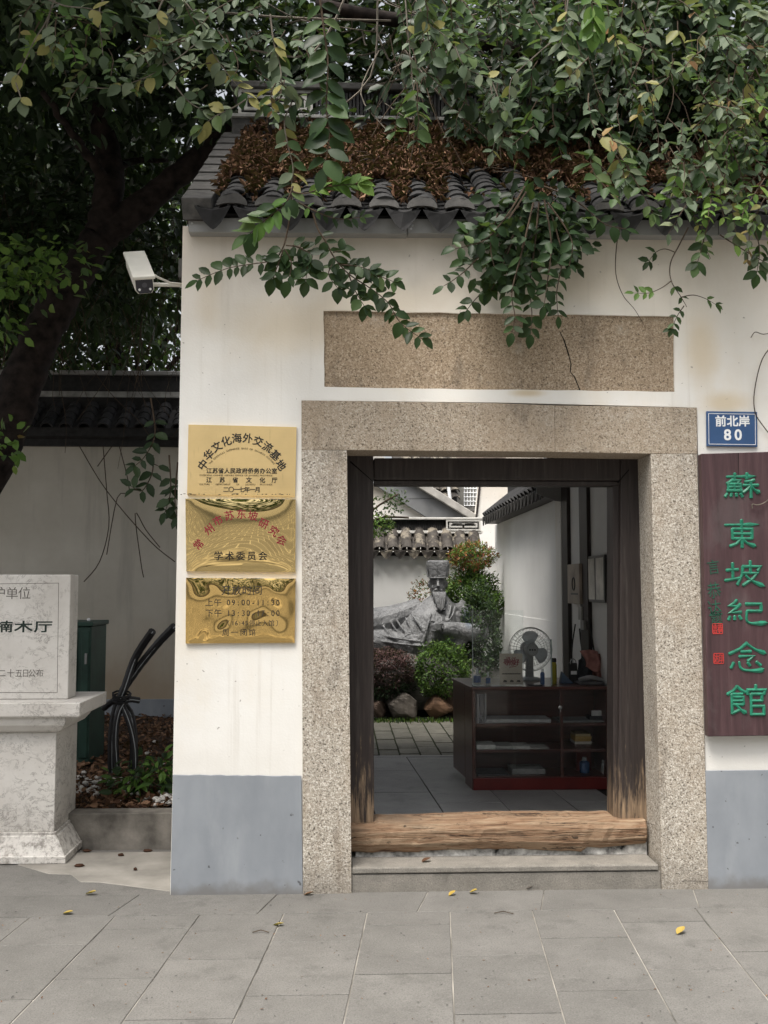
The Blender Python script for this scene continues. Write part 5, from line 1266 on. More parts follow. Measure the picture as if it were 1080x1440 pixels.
# sign stand
SSY = CY0 + .10
ss = thing('sign_stand', 'beige card in a clear stand with red brush lettering on the counter', 'sign', (P(718, 965, SSY).x, SSY, zc))
z0s, z1s = zc + .004, Zc(919, SSY); x0s, x1s = P(702.5, 940, SSY).x, P(735, 940, SSY).x
obj('card', MB().box((x0s, SSY, z0s), (x1s, SSY + .004, z1s)), plain('beige_card', (.58, .47, .40), .7, .2, var=.06), ss)
obj('holder', MB().box((x0s - .006, SSY - .006, zc), (x1s + .006, SSY - .004, Zc(914, SSY))), acr, ss)
SM = (x1s - x0s) / 32.5; mb = MB(); sx = lambda px: x0s + (px - 702.5) * SM; szz = lambda py: z1s - (py - 919) * SM
for ch, px in zip('寻他好', (712, 719, 726)): letter(mb, ch, sx(px), szz(931), 8.5 * SM, SSY - .001, bold=.04)
for ch, px in zip('江南小记', (713, 716, 721, 724)): letter(mb, ch, sx(px), szz(925 if px < 718 else 925.4), 3.2 * SM, SSY - .001, bold=.03)
mb.tube([(sx(716), SSY - .001, szz(938)), (sx(720), SSY - .001, szz(937.4)), (sx(726), SSY - .001, szz(936.5))], .0025, 4)
obj('lettering', mb, redpaint, ss, fix=False)
mb = MB().box((sx(706), SSY - .0015, szz(947.8)), (sx(732), SSY, szz(946.4)))
for px in (710, 719.5, 729): mb.prism([(sx(px - 3), SSY - .0015, szz(958.5)), (sx(px + 3), SSY - .0015, szz(958.5)), (sx(px + 2), SSY - .0015, szz(956)), (sx(px - 1.5), SSY - .0015, szz(955.5))], (0, .0014, 0))
obj('print', mb, plain('dark_brown_print', (.04, .025, .02), .7, .2), ss)
# fan
FY = CY0 + .42; fc = P(746, 913, FY); fm = plain('fan_grey', (.34, .345, .35), .45, .4); wm = plain('fan_wire', (.42, .42, .43), .35, .5, .3); fb = m_glass('blade_plastic', (.72, .75, .78), .2, .6)
fan = thing('desk_fan', 'grey oscillating desk fan with three blades behind the acrylic screen', 'fan', (fc.x, FY, zc))
Rf = 30.5 * (FY + 5.05) / 1400; mb = MB()
for rr, dy in ((1, 0), (.97, -.03), (.97, .03), (.72, -.055), (.72, .055), (.45, -.068)):
    mb.tube([(fc.x + Rf * rr * math.cos(k * math.pi / 16), FY + dy, fc.z + Rf * rr * math.sin(k * math.pi / 16)) for k in range(33)],   .0028 if rr == 1 else .0016, 4, cap=False)
for k in range(36):
    a = k * math.pi / 18; ca, sa = math.cos(a), math.sin(a)
    for sg in (-1, 1): mb.tube([(fc.x + Rf * q_ * ca, FY + sg * d_, fc.z + Rf * q_ * sa) for q_, d_ in ((.24, .07), (.55, .065), (.85, .045), (.99, .0))], .0013, 3, cap=False)
obj('cage', mb, wm, fan, fix=False)
for k in range(3):
    a0 = R(92 + 120 * k); N_ = 9; vs = []
    for i in range(N_ + 1):
        a = a0 - .55 + 1.15 * i / N_
        rin, rout = .22 * Rf, Rf * (.84 - .25 * (abs(i / N_ - .45) * 1.7) ** 3)
        for q_ in (rin, (rin + rout) / 2, rout): vs.append((fc.x + q_ * math.cos(a), FY + .03 * (i / N_ - .5), fc.z + q_ * math.sin(a)))
    fs = [(i * 3 + j, i * 3 + j + 1, i * 3 + j + 4, i * 3 + j + 3) for i in range(N_) for j in range(2)]
    bo_ = obj('blade', MB().add(vs, fs), fb, fan, smooth=True); s2 = bo_.modifiers.new('thick', 'SOLIDIFY'); s2.thickness = .003
obj('hub', MB().lathe([(Rf * .30, -.02), (Rf * .31, .05), (Rf * .27, .075), (Rf * .24, .078)], (fc.x, FY, fc.z), 18, axis='Y'), fm, fan)
mb = MB()
for k in (-1, 0, 1): mb.box((fc.x + k * .018 - .006, FY - .080, fc.z - .006), (fc.x + k * .018 + .006, FY - .0785, fc.z + .006))
obj('badge', mb, dk, fan)
obj('motor', MB().lathe([(.03, -.16), (.055, -.14), (.06, -.04), (.05, -.02)], (fc.x, FY, fc.z), 14, axis='Y'), fm, fan)
obj('stand', MB().prism([(fc.x - .030, FY + .03, zc + .02), (fc.x + .030, FY + .03, zc + .02), (fc.x + .027, FY + .03, fc.z - .05), (fc.x - .024, FY + .03, fc.z - .05)], (0, .05, 0)), fm, fan, bevel=.008)
obj('base', MB().lathe([(.10, 0), (.10, .012), (.06, .024), (.03, .028)], (fc.x, FY + .05, zc), 20, sy=.8), fm, fan)
# bottles and small things on the counter
tc = 'bottles on the counter top'
bottle('sanitizer_bottle', 'clear pump bottle with blue label at the open corner of the counter', 671, 943, 966, CY0 + .14, .026, clear, plain('clear_cap', (.5, .52, .55), .3, .5), zc, .6, .35, liquid=bl, group=tc)
bottle('sanitizer_bottle', 'small pump bottle with dark blue label just before the beige card', 686.5, 948, 967, CY0 + .10, .017, clear, plain('white_pump', (.5, .5, .5), .3, .5), zc, .6, .35, liquid=bl, group=tc)
bottle('spray_can', 'blue bottle with white cap in front of the fan stand', 763, 945, 967, CY0 + .15, .016, bl, wh, zc, .75, .6, group=tc)
bottle('tea_bottle', 'yellow green drink bottle with black lid beside the acrylic edge', 779, 930, 966, CY0 + .2, .022, plain('yellow_tea', (.30, .27, .03), .2, .5), dk, zc, .8, .92, group=tc)
a = P(797, 965, CY0 + .2); mb = MB().prism([(a.x - .045, CY0 + .2, zc), (a.x + .05, CY0 + .2, zc), (a.x - .03, CY0 + .2, zc + .085)], (0, .06, 0)); tag(obj('desk_calendar', mb, plain('calendar_blue', (.09, .13, .19), .5, .3), bevel=.002), 'blue triangular desk calendar on the counter past the yellow bottle', 'calendar')
tb = thing('tablet_holder', 'dark upright card reader holder with a white tag on the counter', 'holder', P(806, 965, CY0 + .25)); a = P(800, 965, CY0 + .25); b_ = P(813, 933, CY0 + .25)
obj('back', MB().prism([(a.x, CY0 + .25, zc), (b_.x, CY0 + .25, zc), (b_.x + .005, CY0 + .30, b_.z), (a.x + .01, CY0 + .30, b_.z)], (0, .02, 0)), dk, tb, bevel=.006)
obj('tag', MB().box((a.x + .02, CY0 + .262, zc + .06), (b_.x - .008, CY0 + .266, zc + .085)), wh, tb)
mb = MB().tube([(a.x + .045 + .022 * math.cos(k * .5), CY0 + .3, b_.z + .0 + .03 * math.sin(k * .5)) for k in range(13)], .004, 5); obj('hook', mb, chrome, tb)
ph = thing('desk_phone', 'grey desk phone lying low on the counter by the door post', 'phone', P(830, 965, CY0 + .15)); a, b_ = P(813, 965, CY0 + .12), P(850, 965, CY0 + .12)
obj('body', MB().prism([(a.x, CY0 + .1, zc), (b_.x, CY0 + .1, zc), (b_.x, CY0 + .28, zc), (a.x, CY0 + .28, zc)], (0, 0, .02)), plain('phone_grey', (.12, .12, .125), .4, .4), ph, bevel=.006)
obj('handset', MB().tube(smoothpath([Vector((a.x + .01, CY0 + .14, zc + .03)), Vector(((a.x + b_.x) / 2, CY0 + .14, zc + .05)), Vector((b_.x - .01, CY0 + .14, zc + .03))], 4), .016, 8), plain('phone_light', (.25, .25, .26), .4, .4), ph)
for lb, x0, x1, dy in (('white paper slip under the bottles on the counter corner', 667, 680, .12), ('white paper slip in front of the beige card stand', 690, 702, .1), ('dark mouse pad before the fan base', 742, 760, .12)):
    a, b_ = P(x0, 966, CY0 + dy), P(x1, 966, CY0 + dy); tag(obj('paper_slip', MB().box((a.x, CY0 + .02, zc), (b_.x, CY0 + dy, zc + .003)), plain('slip', (.6, .6, .6) if 'white' in lb else (.05, .05, .055), .7, .2)), lb, 'paper' if 'white' in lb else 'pad')
# clothes heaped at the far end of the counter
CHY = CY0 + .30
def drape(name, label, px0, px1, py0, py1, Y, col, seed, skew=0):
    rs = random.Random(seed); N_, K = 14, 10; vs = []
    for j in range(K + 1):
        for i in range(N_ + 1):
            u, v = i / N_, j / K; p = P(px0 + (px1 - px0) * u + skew * v + 2 * math.sin(v * 4 + seed), py0 + (py1 - py0) * v + 3 * math.sin(u * 5 + seed) * (.3 + v) - 4 * math.sin(u * math.pi) * (1 - v), Y)
            vs.append((p.x, Y - .03 * math.sin(u * math.pi) - .018 * math.sin(u * 11 + v * 3 + seed) + (.05 * (1 - v) ** 3), p.z))
    W_ = N_ + 1; o = obj(name, MB().add(vs, [(j * W_ + i, j * W_ + i + 1, (j + 1) * W_ + i + 1, (j + 1) * W_ + i) for j in range(K) for i in range(N_)]), plain(name + '_cloth', col, .95, .1, var=.3, sc=14), None, smooth=True)
    s3 = o.modifiers.new('thick', 'SOLIDIFY'); s3.thickness = .012; return tag(o, label, 'clothes')
drape('jacket', 'dark grey jacket heaped at the far end of the counter', 813, 840, 928, 966, CHY, (.055, .06, .065), 2)
drape('pink_cloth', 'dusty pink cloth draped on top of the dark jacket', 820, 845, 917, 941, CHY - .05, (.36, .18, .16), 5, 2)
drape('scarf', 'brown pink cloth end hanging beside the dark jacket next to the door post', 836, 848, 924, 964, CHY - .04, (.26, .13, .11), 8, 1)
# things on the inner wall
XW = GX1 - .003
def wallbox(name, px0, px1, py0, py1, th, mat, parent=None, bev=.002, x1=None):
    a, b_ = PX(px0, py0, XW - th), PX(px1, py1, XW - th); o = obj(name, MB().box((XW - th, min(a.y, b_.y), min(a.z, b_.z)), (x1 or XW, max(a.y, b_.y), max(a.z, b_.z))), mat, parent, bevel=bev); return o
pc = thing('picture_frame', 'dark framed pair of pale scroll panels on the inner wall by the door post', 'picture', PX(842, 848, XW))
y0, y1, zb1, zt1 = PX(854, 812, XW).y, PX(829, 812, XW).y, PX(842, 847, XW).z, PX(842, 781, XW).z
obj('frame', MB().box((XW - .02, y0, zb1), (XW, y1, zt1)), dk, pc, bevel=.003)
pm = plain('aged_paper', (.50, .47, .41), .3, .5, var=.35, sc=6)
for f0_, f1_ in ((.05, .46), (.54, .95)): obj('panel', MB().box((XW - .0225, y0 + (y1 - y0) * f0_, zb1 + .02), (XW - .0205, y0 + (y1 - y0) * f1_, zt1 - .02)), pm, pc)
eb = thing('notice_box', 'beige wall box with a small oval emblem between the two dark posts', 'box', PX(808, 848, XW))
y0, y1, zb1, zt1 = PX(814.5, 820, XW - .05).y, PX(798, 820, XW - .05).y, PX(808, 849, XW - .05).z, PX(808, 793, XW - .05).z
obj('case', MB().box((XW - .05, y0, zb1), (XW, y1, zt1)), plain('box_beige', (.42, .36, .30), .55, .3, var=.2, sc=7), eb, bevel=.004)
ym_ = y0 + (y1 - y0) * .45; zm_ = (zb1 + zt1) / 2
mb = MB().tube([(XW - .051, ym_ + .045 * math.cos(k * .4488), zm_ + .05 * math.sin(k * .4488)) for k in range(15)], .006, 4); mb.box((XW - .052, y0 + .05, zb1 + .07), (XW - .0502, y1 - .12, zb1 + .085)); obj('emblem', mb, dk, eb)
sk = thing('wall_socket', 'pale socket box with plugs and dangling cables under the beige wall box', 'socket', PX(816, 880, XW))
wallbox('box', 813, 817.5, 853, 872, .04, plain('socket_grey', (.36, .36, .34), .5, .3), sk); wallbox('box', 816, 820.5, 872, 886, .05, plain('socket_grey2', (.28, .28, .27), .5, .3), sk)
for pts in ([(809, 878), (805, 905), (803, 935)], [(815, 884), (817, 905), (821, 930)], [(828, 868), (832, 895), (836, 918)]):
    obj('cable', MB().tube(smoothpath([PX(x, y, XW - .02) for x, y in pts], 4), .006, 5), dk, sk)
# ------------------------------------------------------------------ leaves lying on the gatehouse roof
n = 105000
s = SL * (.04 + .96 * rng.random(n) ** .75); x = rng.uniform(RX0 + .15, 3.2, n); h = rng.uniform(.0, .05, n)
valley = np.abs(((x - cx0) / pitch) % 1 - .5); keep = (s > .22 * SL) & (rng.random(n) < .62 + .38 * (valley < .3)) | (valley < .2) & (rng.random(n) < .6)
keep &= (np.sin(x * 3.1 + s * 4) + np.sin(x * 7.3 - s * 2.2) + rng.normal(0, .5, n)) > -1.15 + 1.0 * (s < .4 * SL)
s, x, h, valley = s[keep], x[keep], h[keep], valley[keep]; n = len(s)
hh = h + .035 + .055 * (1 - np.minimum(1, np.abs(valley) * -2 + 1)) * 0 + np.where(valley < .25, .0, .045)
pos = np.stack([x, RA0.y + sdir.y * s + snor.y * hh, RA0.z + sdir.z * s + snor.z * hh], -1)
ax = unit(n); ax[:, 2] *= .7; nr = unit(n) + np.array([0, snor.y, snor.z]) * .9
dl = leaves('dead_leaves', pos, ax, nr, rng.uniform(.02, .06, n) , rng.uniform(.008, .026, n), rng.random(n) ** 1.6, [M['dead']], None, droop=.35, fold=.6); tag(dl, kind='stuff')
mb = MB()
for _ in range(160):
    x0 = random.uniform(RX0 + .3, 2.8); s0 = random.uniform(.3, .95) * SL; a = random.gauss(0, .35); L_ = random.uniform(.08, .3)
    mb.tube([RP(x0, s0, .085), RP(x0 + L_ * .5 * math.cos(a), s0 + L_ * .5 * math.sin(a), .10), RP(x0 + L_ * math.cos(a), s0 + L_ * math.sin(a), .085)], .003, 4)
tag(obj('roof_twigs', mb, M['twig_dark'], fix=False), kind='stuff')

# ------------------------------------------------------------------ trees
def leafmesh(name, mat, tint, W=.5, fold=.16, droop=.14):
    a = np.array([[1.0, 0, 0]]); z = np.array([[0, 0, 1.0]])
    xs_ = [0, .1, .3, .55, .8, 1.0]; ws = [.0, .45, .92, 1.0, .62, 0]
    vs = []; fs = []
    for x_, w in zip(xs_, ws):
        zz_ = -droop * x_ * x_
        vs += [(x_, w * W / 2, zz_ + fold * w * W / 2), (x_, 0, zz_), (x_, -w * W / 2, zz_ + fold * w * W / 2)]
    for i in range(5):
        b = i * 3; fs += [(b, b + 1, b + 4, b + 3), (b + 1, b + 2, b + 5, b + 4)]
    me = bpy.data.meshes.new(name); me.from_pydata(vs, [], fs); me.materials.append(mat)
    at_ = me.attributes.new('tint', 'FLOAT', 'FACE'); at_.data.foreach_set('value', [tint] * len(fs))
    me.polygons.foreach_set('use_smooth', [True] * len(fs)); return me
LM = {}
for key, mat, tints in (('dark', 'leaf', (.05, .15, .25, .38)), ('mid', 'leaf', (.35, .5, .6, .72)), ('grey', 'leaf_grey', (.3, .55, .7, .8, .9)), ('lime', 'leaf_lime', (.05, .3, .7)), ('shade', 'leaf_dark', (.2, .5, .9))):
    LM[key] = [leafmesh('leaf_blade', M[mat], t_, W_, random.uniform(.05, .45), random.uniform(-.05, .38)) for t_ in tints for W_ in (.50, .60, .70)]
def basis(a, nrm):
    a = a.normalized(); z = nrm - a * nrm.dot(a); z = z.normalized() if z.length > 1e-5 else a.orthogonal().normalized(); y = z.cross(a)
    return Matrix((a, y, z)).transposed()
LEAF_Q = []
def put_leaf(parent, base, a, nrm, L, kind): LEAF_Q.append((parent, Vector(base), Vector(a), Vector(nrm), L, kind))
KM = {'dark': ('leaf', .18), 'mid': ('leaf', .55), 'grey': ('leaf_grey', .6), 'lime': ('leaf_lime', .35), 'shade': ('leaf_dark', .5)}
def flush_leaves(tree):
    q = sorted([e for e in LEAF_Q if e[0].parent is tree], key=lambda e: -e[4] / (e[1].y + 5.05))
    for parent, base, a, nrm, L, kind in q[:295]:
        o = bpy.data.objects.new('leaf', random.choice(LM[kind])); link(o, parent)
        o.matrix_basis = Matrix.Translation(base - wloc(parent)) @ basis(a, nrm).to_4x4() @ Matrix.Scale(L, 4)
    q = q[295:]
    if q:
        ms = [M['leaf'], M['leaf_grey'], M['leaf_lime'], M['leaf_dark']]; nm = ['leaf', 'leaf_grey', 'leaf_lime', 'leaf_dark']
        L = np.array([e[4] for e in q]); tag(leaves('small_leaves', np.array([tuple(e[1]) for e in q]), np.array([tuple(e[2]) for e in q]), np.array([tuple(e[3]) for e in q]), L, L * .56, np.array([KM[e[5]][1] + random.uniform(-.12, .12) for e in q]), ms, tree, np.array([nm.index(KM[e[5]][0]) for e in q])), kind='stuff')
VIEW = Vector((0, -1, .25))
def spray(tree, pts, Lpx, gap, kind, Y=-.25, r=.004, both=True, ang=55, jit=.35, skip=0, tip=True, flat=.5, mat='twig_dark', prob=1.0, name='branch'):
    ps = [P(p[0], p[1], p[2] if len(p) > 2 else Y) for p in pts]; path = smoothpath(ps, 6)
    br = obj(name, MB().tube(path, [r * (1 - .7 * i / len(path)) for i in range(len(path))], 5), M[mat], tree)
    # leaves at even steps along the path
    acc = 0; side = 1; sc_ = (path[0].y + 5.05) / 1400; cnt = 0
    for a, b in zip(path, path[1:]):
        d = b - a; acc += d.length
        if acc < gap * sc_: continue
        acc = 0; cnt += 1
        if cnt <= skip: continue
        tdir = d.normalized()
        for sg in ((1, -1) if both else (side,)):
            if random.random() > prob: continue
            perp = tdir.cross(VIEW).normalized() * sg
            ca = R(ang + random.uniform(-15, 15)); A = tdir * math.cos(ca) + perp * math.sin(ca) + Vector((random.uniform(-1, 1), random.uniform(-1, 1), random.uniform(-1, .6))) * jit * .6
            N_ = VIEW * flat + Vector((random.uniform(-1, 1) * .6, -.1, .3 + random.uniform(-.3, .6))) * (1 - flat) + Vector((random.uniform(-1, 1), 0, random.uniform(-1, 1))) * jit * .5
            k = kind if isinstance(kind, str) else random.choices([q for q, _ in kind], [w for _, w in kind])[0]
            put_leaf(br, b, A, N_, Lpx * sc_ * random.uniform(.75, 1.15), k)
        side = -side
    if tip: put_leaf(br, path[-1], path[-1] - path[-3], VIEW + Vector((0, 0, .4)), Lpx * sc_, kind if isinstance(kind, str) else kind[0][0])
    return br
def limb(mb, pts, r0, r1, n=9, wob=.012, k=6):
    path = smoothpath([Vector(p) for p in pts], k); m = len(path)
    path = [p + Vector((random.gauss(0, wob), random.gauss(0, wob), 0)) if 0 < i < m - 1 else p for i, p in enumerate(path)]
    mb.tube(path, [(r0 + (r1 - r0) * i / (m - 1)) * random.uniform(.94, 1.06) for i in range(m)], n)
def crown(name, parent, centres, per, spread, L, wr, mats, lo, hi, up=.7, front=.35, kind='stuff'):
    c = np.repeat(np.array(centres), per, 0); n = len(c); off = rng.normal(size=(n, 3)) * np.array(spread)
    pos = c + off; ax = off / (np.linalg.norm(off, axis=1, keepdims=True) + 1e-6) + unit(n) * .6; ax[:, 2] -= .35
    nr = unit(n) * .6; nr[:, 2] += up; nr[:, 1] -= front
    ls = rng.uniform(.7, 1.2, n) * L
    t_ = np.clip(rng.uniform(lo, hi, n) + np.repeat(rng.normal(0, .09, len(centres)), per), 0, 1)
    o = leaves(name, pos, ax, nr, ls, ls * wr * rng.uniform(.85, 1.2, n), t_, mats, parent, rng.integers(0, len(mats), n)); return tag(o, kind='stuff')
def twigs(name, parent, starts, mat='twig', rmin=.002, rmax=.005, drop=(.25, .7)):
    mb = MB()
    for p in starts:
        p = Vector(p); path = [p]; d = Vector((random.uniform(-.5, .5), random.uniform(-.3, .3), -1)).normalized(); L_ = random.uniform(*drop)
        for k in range(6): d = (d + Vector((random.uniform(-1, 1), random.uniform(-1, 1), random.uniform(-.8, .5))) * .22).normalized(); path.append(path[-1] + d * L_ / 6)
        mb.tube(smoothpath(path, 2), random.uniform(rmin, rmax), 4, cap=False)
    return tag(obj(name, mb, M[mat], parent, fix=False), kind='stuff')
def rnd(lo, hi, n): return np.stack([rng.uniform(a, b, n) for a, b in zip(lo, hi)], -1)

# the leaning tree in the recess
ty = 2.3
lean = thing('leaning_tree', 'thick dark tree leaning out of the planted recess and forking over the gatehouse roof edge', 'tree', PZ(-330, 1075, BZ))
mb = MB(); limb(mb, [P(-330, 1060, ty), P(-200, 930, ty), P(-100, 790, ty), P(-22, 670, ty), P(2, 620, ty), P(26, 555, ty), P(46, 500, ty), P(74, 440, ty), P(104, 390, ty), P(138, 335, ty)], .19, .125, 14, .006)
trunk = obj('trunk', mb, M['bark'], lean, smooth=True, fix=False)
for pts, r0, r1 in (([P(136, 338, ty), P(185, 302, ty), P(245, 252, ty), P(310, 198, ty), P(385, 140, ty - .1), P(440, 60, ty - .3)], .12, .06), ([P(140, 332, ty), P(152, 275, ty), P(153, 220, ty + .1), P(138, 140, ty), P(150, 50, ty - .2), P(190, -30, ty - .4)], .12, .07), ([P(150, 260, ty), P(178, 228, ty + .2), P(235, 226, ty + .4)], .04, .015), ([P(150, 262, ty), P(130, 225, ty - .2), P(105, 195, ty - .4), P(60, 130, ty - .8)], .045, .02), ([P(150, 60, ty - .2), P(200, 20, ty - .7), P(270, -30, ty - 1.2)], .07, .05), ([P(440, 60, ty - .3), P(490, -20, ty - .9), P(540, -90, ty - 1.6)], .06, .04)):
    mb = MB(); limb(mb, pts, r0, r1, 10, .008); obj('limb', mb, M['bark'], lean, smooth=True, fix=False)
crown('crown', lean, np.concatenate([rnd((-5.8, 2.7, 3.9), (-1.25, 4.2, 6.0), 860), rnd((-5.8, .6, 4.9), (-.9, 2.7, 6.4), 1000), rnd((-5.8, -1.3, 4.7), (-1.3, .6, 6.0), 620)]), 17, (.22, .22, .13), .12, .55, [M['leaf_dark']], .0, .8)  # last block lies out of view, added to shade the recess
twigs('hanging_twigs', lean, list(rnd((-3.4, 2.6, 3.8), (-.9, 4.6, 5.4), 150)), 'twig_dark', .0015, .0035, (.5, 1.5))
cl = [P(random.uniform(*bx), random.uniform(*by), 1.7 + random.uniform(-.2, .2)) for bx, by, q_ in (((-30, 60), (350, 420), 16), ((20, 115), (345, 395), 14), ((-20, 40), (420, 470), 8), ((-30, 20), (585, 640), 8)) for _ in range(q_)]
crown('leaf_clump', lean, [tuple(c) for c in cl], 9, (.09, .08, .05), .08, .6, [M['leaf'], M['leaf_lime'], M['leaf_lime']], .2, .8, .5, .6)  # extra lime leaves put the light on these edges into colour
# sprays of this tree, leaf by leaf
G1 = [('grey', 6), ('mid', 2), ('dark', 1)]
for pts, L_, gp, kd, Yq in (
    ([(235, -10), (222, 20), (228, 60), (229, 92), (215, 104), (180, 118), (150, 124), (112, 122)], 26, 12, G1, -.45),
    ([(229, 92), (250, 82), (270, 66), (285, 55)], 24, 12, G1, -.45),
    ([(235, 104), (262, 140), (285, 155)], 24, 13, G1, -.42),
    ([(250, -10), (280, 30), (300, 75), (325, 110), (350, 137)], 24, 13, G1, -.4),
    ([(350, 137), (330, 150), (300, 165), (285, 178)], 25, 12, G1, -.42),
    ([(380, 20), (385, 60), (395, 100), (392, 135), (375, 150)], 25, 12, G1, -.38),
    ([(392, 110), (410, 140), (400, 170), (405, 205), (412, 235), (410, 262), (412, 285)], 24, 13, G1, -.35),
    ([(80, -10), (66, 28), (48, 58), (20, 111), (-10, 113)], 24, 40, G1, -.55),
    ([(70, 20), (64, 50), (72, 70), (78, 82)], 24, 14, G1, -.55), ([(20, 111), (27, 130), (30, 142)], 24, 14, G1, -.55),
    ([(150, -10), (140, 15), (143, 60), (145, 78)], 22, 26, G1, -.5),
    ([(60, -5), (90, 8), (125, 12), (150, 20)], 26, 12, [('mid', 2), ('grey', 2), ('lime', 1)], -.6)):
    spray(lean, pts, L_, gp, kd, Yq, .0045, True, 52, .5, 1, True, .35, 'twig')
# the long hanging strand of paired glossy leaves
spray(lean, [(446, -30), (454, 30), (461, 90), (459, 150), (463, 195), (455, 236)], 37, 14, [('dark', 3), ('mid', 1)], -.7, .006, True, 62, .38, 0, True, .6)
# sprays below the eave against the plaster
spray(lean, [(412, 262), (402, 285), (375, 308), (350, 330)], 34, 9, [('mid', 2), ('dark', 1), ('lime', 1)], -.5, .005, True, 45, .2, 1, True, .4)
spray(lean, [(412, 270), (430, 272), (460, 263), (503, 258)], 26, 8, 'lime', -.5, .004, True, 30, .25, 1, True, .2)
spray(lean, [(420, 285), (450, 300), (478, 308), (510, 305)], 17, 11, [('mid', 2), ('lime', 1), ('dark', 2)], -.45, .004, True, 55, .4, 0, True, .5)
spray(lean, [(412, 240), (408, 300), (402, 335), (396, 352), (384, 366), (350, 372), (318, 378), (278, 394)], 22, 10.5, 'dark', -.28, .0055, True, 68, .25, 8, True, .75)
for q_ in ([(402, 345), (425, 350), (432, 372), (430, 395)], [(400, 350), (410, 370), (405, 395)], [(412, 345), (438, 358), (436, 370)], [(398, 352), (390, 375), (384, 392)]): spray(lean, q_, 25, 9, 'dark', -.3, .004, True, 60, .5, 0, True, .65)
spray(lean, [(440, 300), (447, 322), (458, 340), (470, 362), (490, 385), (520, 405), (545, 425), (560, 450), (575, 464), (593, 476)], 22, 9.5, [('dark', 4), ('mid', 1)], -.3, .005, True, 62, .35, 2, True, .7)
for q_ in ([(472, 365), (462, 385), (475, 405)], [(490, 385), (500, 410), (512, 430)], [(500, 385), (530, 388), (553, 396)], [(480, 372), (505, 375), (520, 380)], [(468, 355), (480, 352)]): spray(lean, q_, 21, 9, [('dark', 4), ('mid', 1)], -.3, .004, True, 60, .5, 0, True, .65)
# shaded leaves hanging before the grey wall
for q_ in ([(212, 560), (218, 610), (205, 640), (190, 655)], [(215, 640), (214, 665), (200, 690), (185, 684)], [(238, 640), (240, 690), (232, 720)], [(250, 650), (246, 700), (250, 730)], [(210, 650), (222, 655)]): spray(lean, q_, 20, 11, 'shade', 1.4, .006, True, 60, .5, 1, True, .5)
mb = MB()
for q_ in ([(112, 628), (150, 690), (210, 760), (246, 790)], [(145, 628), (150, 690), (153, 740), (140, 790), (118, 818)], [(157, 628), (137, 656)], [(168, 628), (182, 690), (165, 700), (150, 780)], [(200, 500), (196, 420), (195, 340)], [(225, 770), (205, 745), (190, 722), (198, 790), (202, 812)]): mb.tube(smoothpath([P(a, b, 4.0) for a, b in q_], 4), .0045, 4)
obj('hanging_vine', mb, M['twig_dark'], lean, fix=False)

# the straight tree farther back
strt = thing('straight_tree', 'straight reddish brown trunk rising behind the coping of the garden wall', 'tree', P(62, 1000, 6.1))
mb = MB(); limb(mb, [P(60, 1010, 6.1), P(56, 800, 6.1), P(52, 600, 6.1), P(48, 400, 6.1), P(45, 250, 6.1), P(42, 100, 6.1), P(38, -60, 6.1)], .17, .14, 12, .004)
obj('trunk', mb, plain('reddish_bark', (.055, .034, .026), .9, .2, var=.4, sc=14, bump=1.0, bsc=30), strt, smooth=True, fix=False)
for pts in ([P(45, 200, 6.1), P(90, 120, 4.0), P(150, 60, 3.6)], [P(43, 150, 6.1), P(10, 80, 4.0), P(-40, 20, 3.8)]): mb = MB(); limb(mb, pts, .06, .03, 8); obj('limb', mb, M['bark'], strt, smooth=True, fix=False)
crown('crown', strt, rnd((-6.5, 4.0, 4.1), (-2.0, 6.3, 6.2), 760), 17, (.25, .25, .18), .12, .55, [M['leaf_dark']], .0, .9)

# trees beyond the garden wall
for k, (lb, x0, x1, tx) in enumerate((('dense dark tree beyond the garden wall near the straight trunk', -7.5, -4.0, -5.2), ('tall dark tree beyond the garden wall below the security camera', -4.4, -2.0, -2.8))):
    tr = thing('background_tree', lb, 'tree', (tx, 7.4, 0), 'trees beyond the garden wall'); mb = MB(); limb(mb, [(tx, 7.4, 0), (tx + .1, 7.4, 2.5), (tx - .1, 7.3, 5), (tx + .1, 7.2, 7)], .16, .09, 9, .02); obj('trunk', mb, M['bark'], tr, smooth=True, fix=False)
    for q_ in range(5): mb = MB(); a = random.uniform(0, 6.28); z0 = random.uniform(2.8, 5); limb(mb, [(tx, 7.35, z0), (tx + .6 * math.cos(a), 7.3 + .4 * math.sin(a), z0 + .5), (tx + 1.3 * math.cos(a), 7.3 + .8 * math.sin(a), z0 + 1.3)], .05, .02, 6); obj('limb', mb, M['bark'], tr, smooth=True, fix=False)
    crown('crown', tr, rnd((x0, 6.4, 3.1), (x1, 8.6, 7.4), 900 if k < 2 else 330), 18, (.26, .26, .22), .10, .5, [M['leaf_dark'], M['leaf'], M['leaf_lime']] if k < 2 else [M['leaf_dark'], M['leaf']], .0, .7, .4, .2)
    twigs('hanging_twigs', tr, list(rnd((x0, 6.3, 3.6), (x1, 7.2, 7.5), 110)), 'twig_dark', .004, .008, (.6, 1.6))

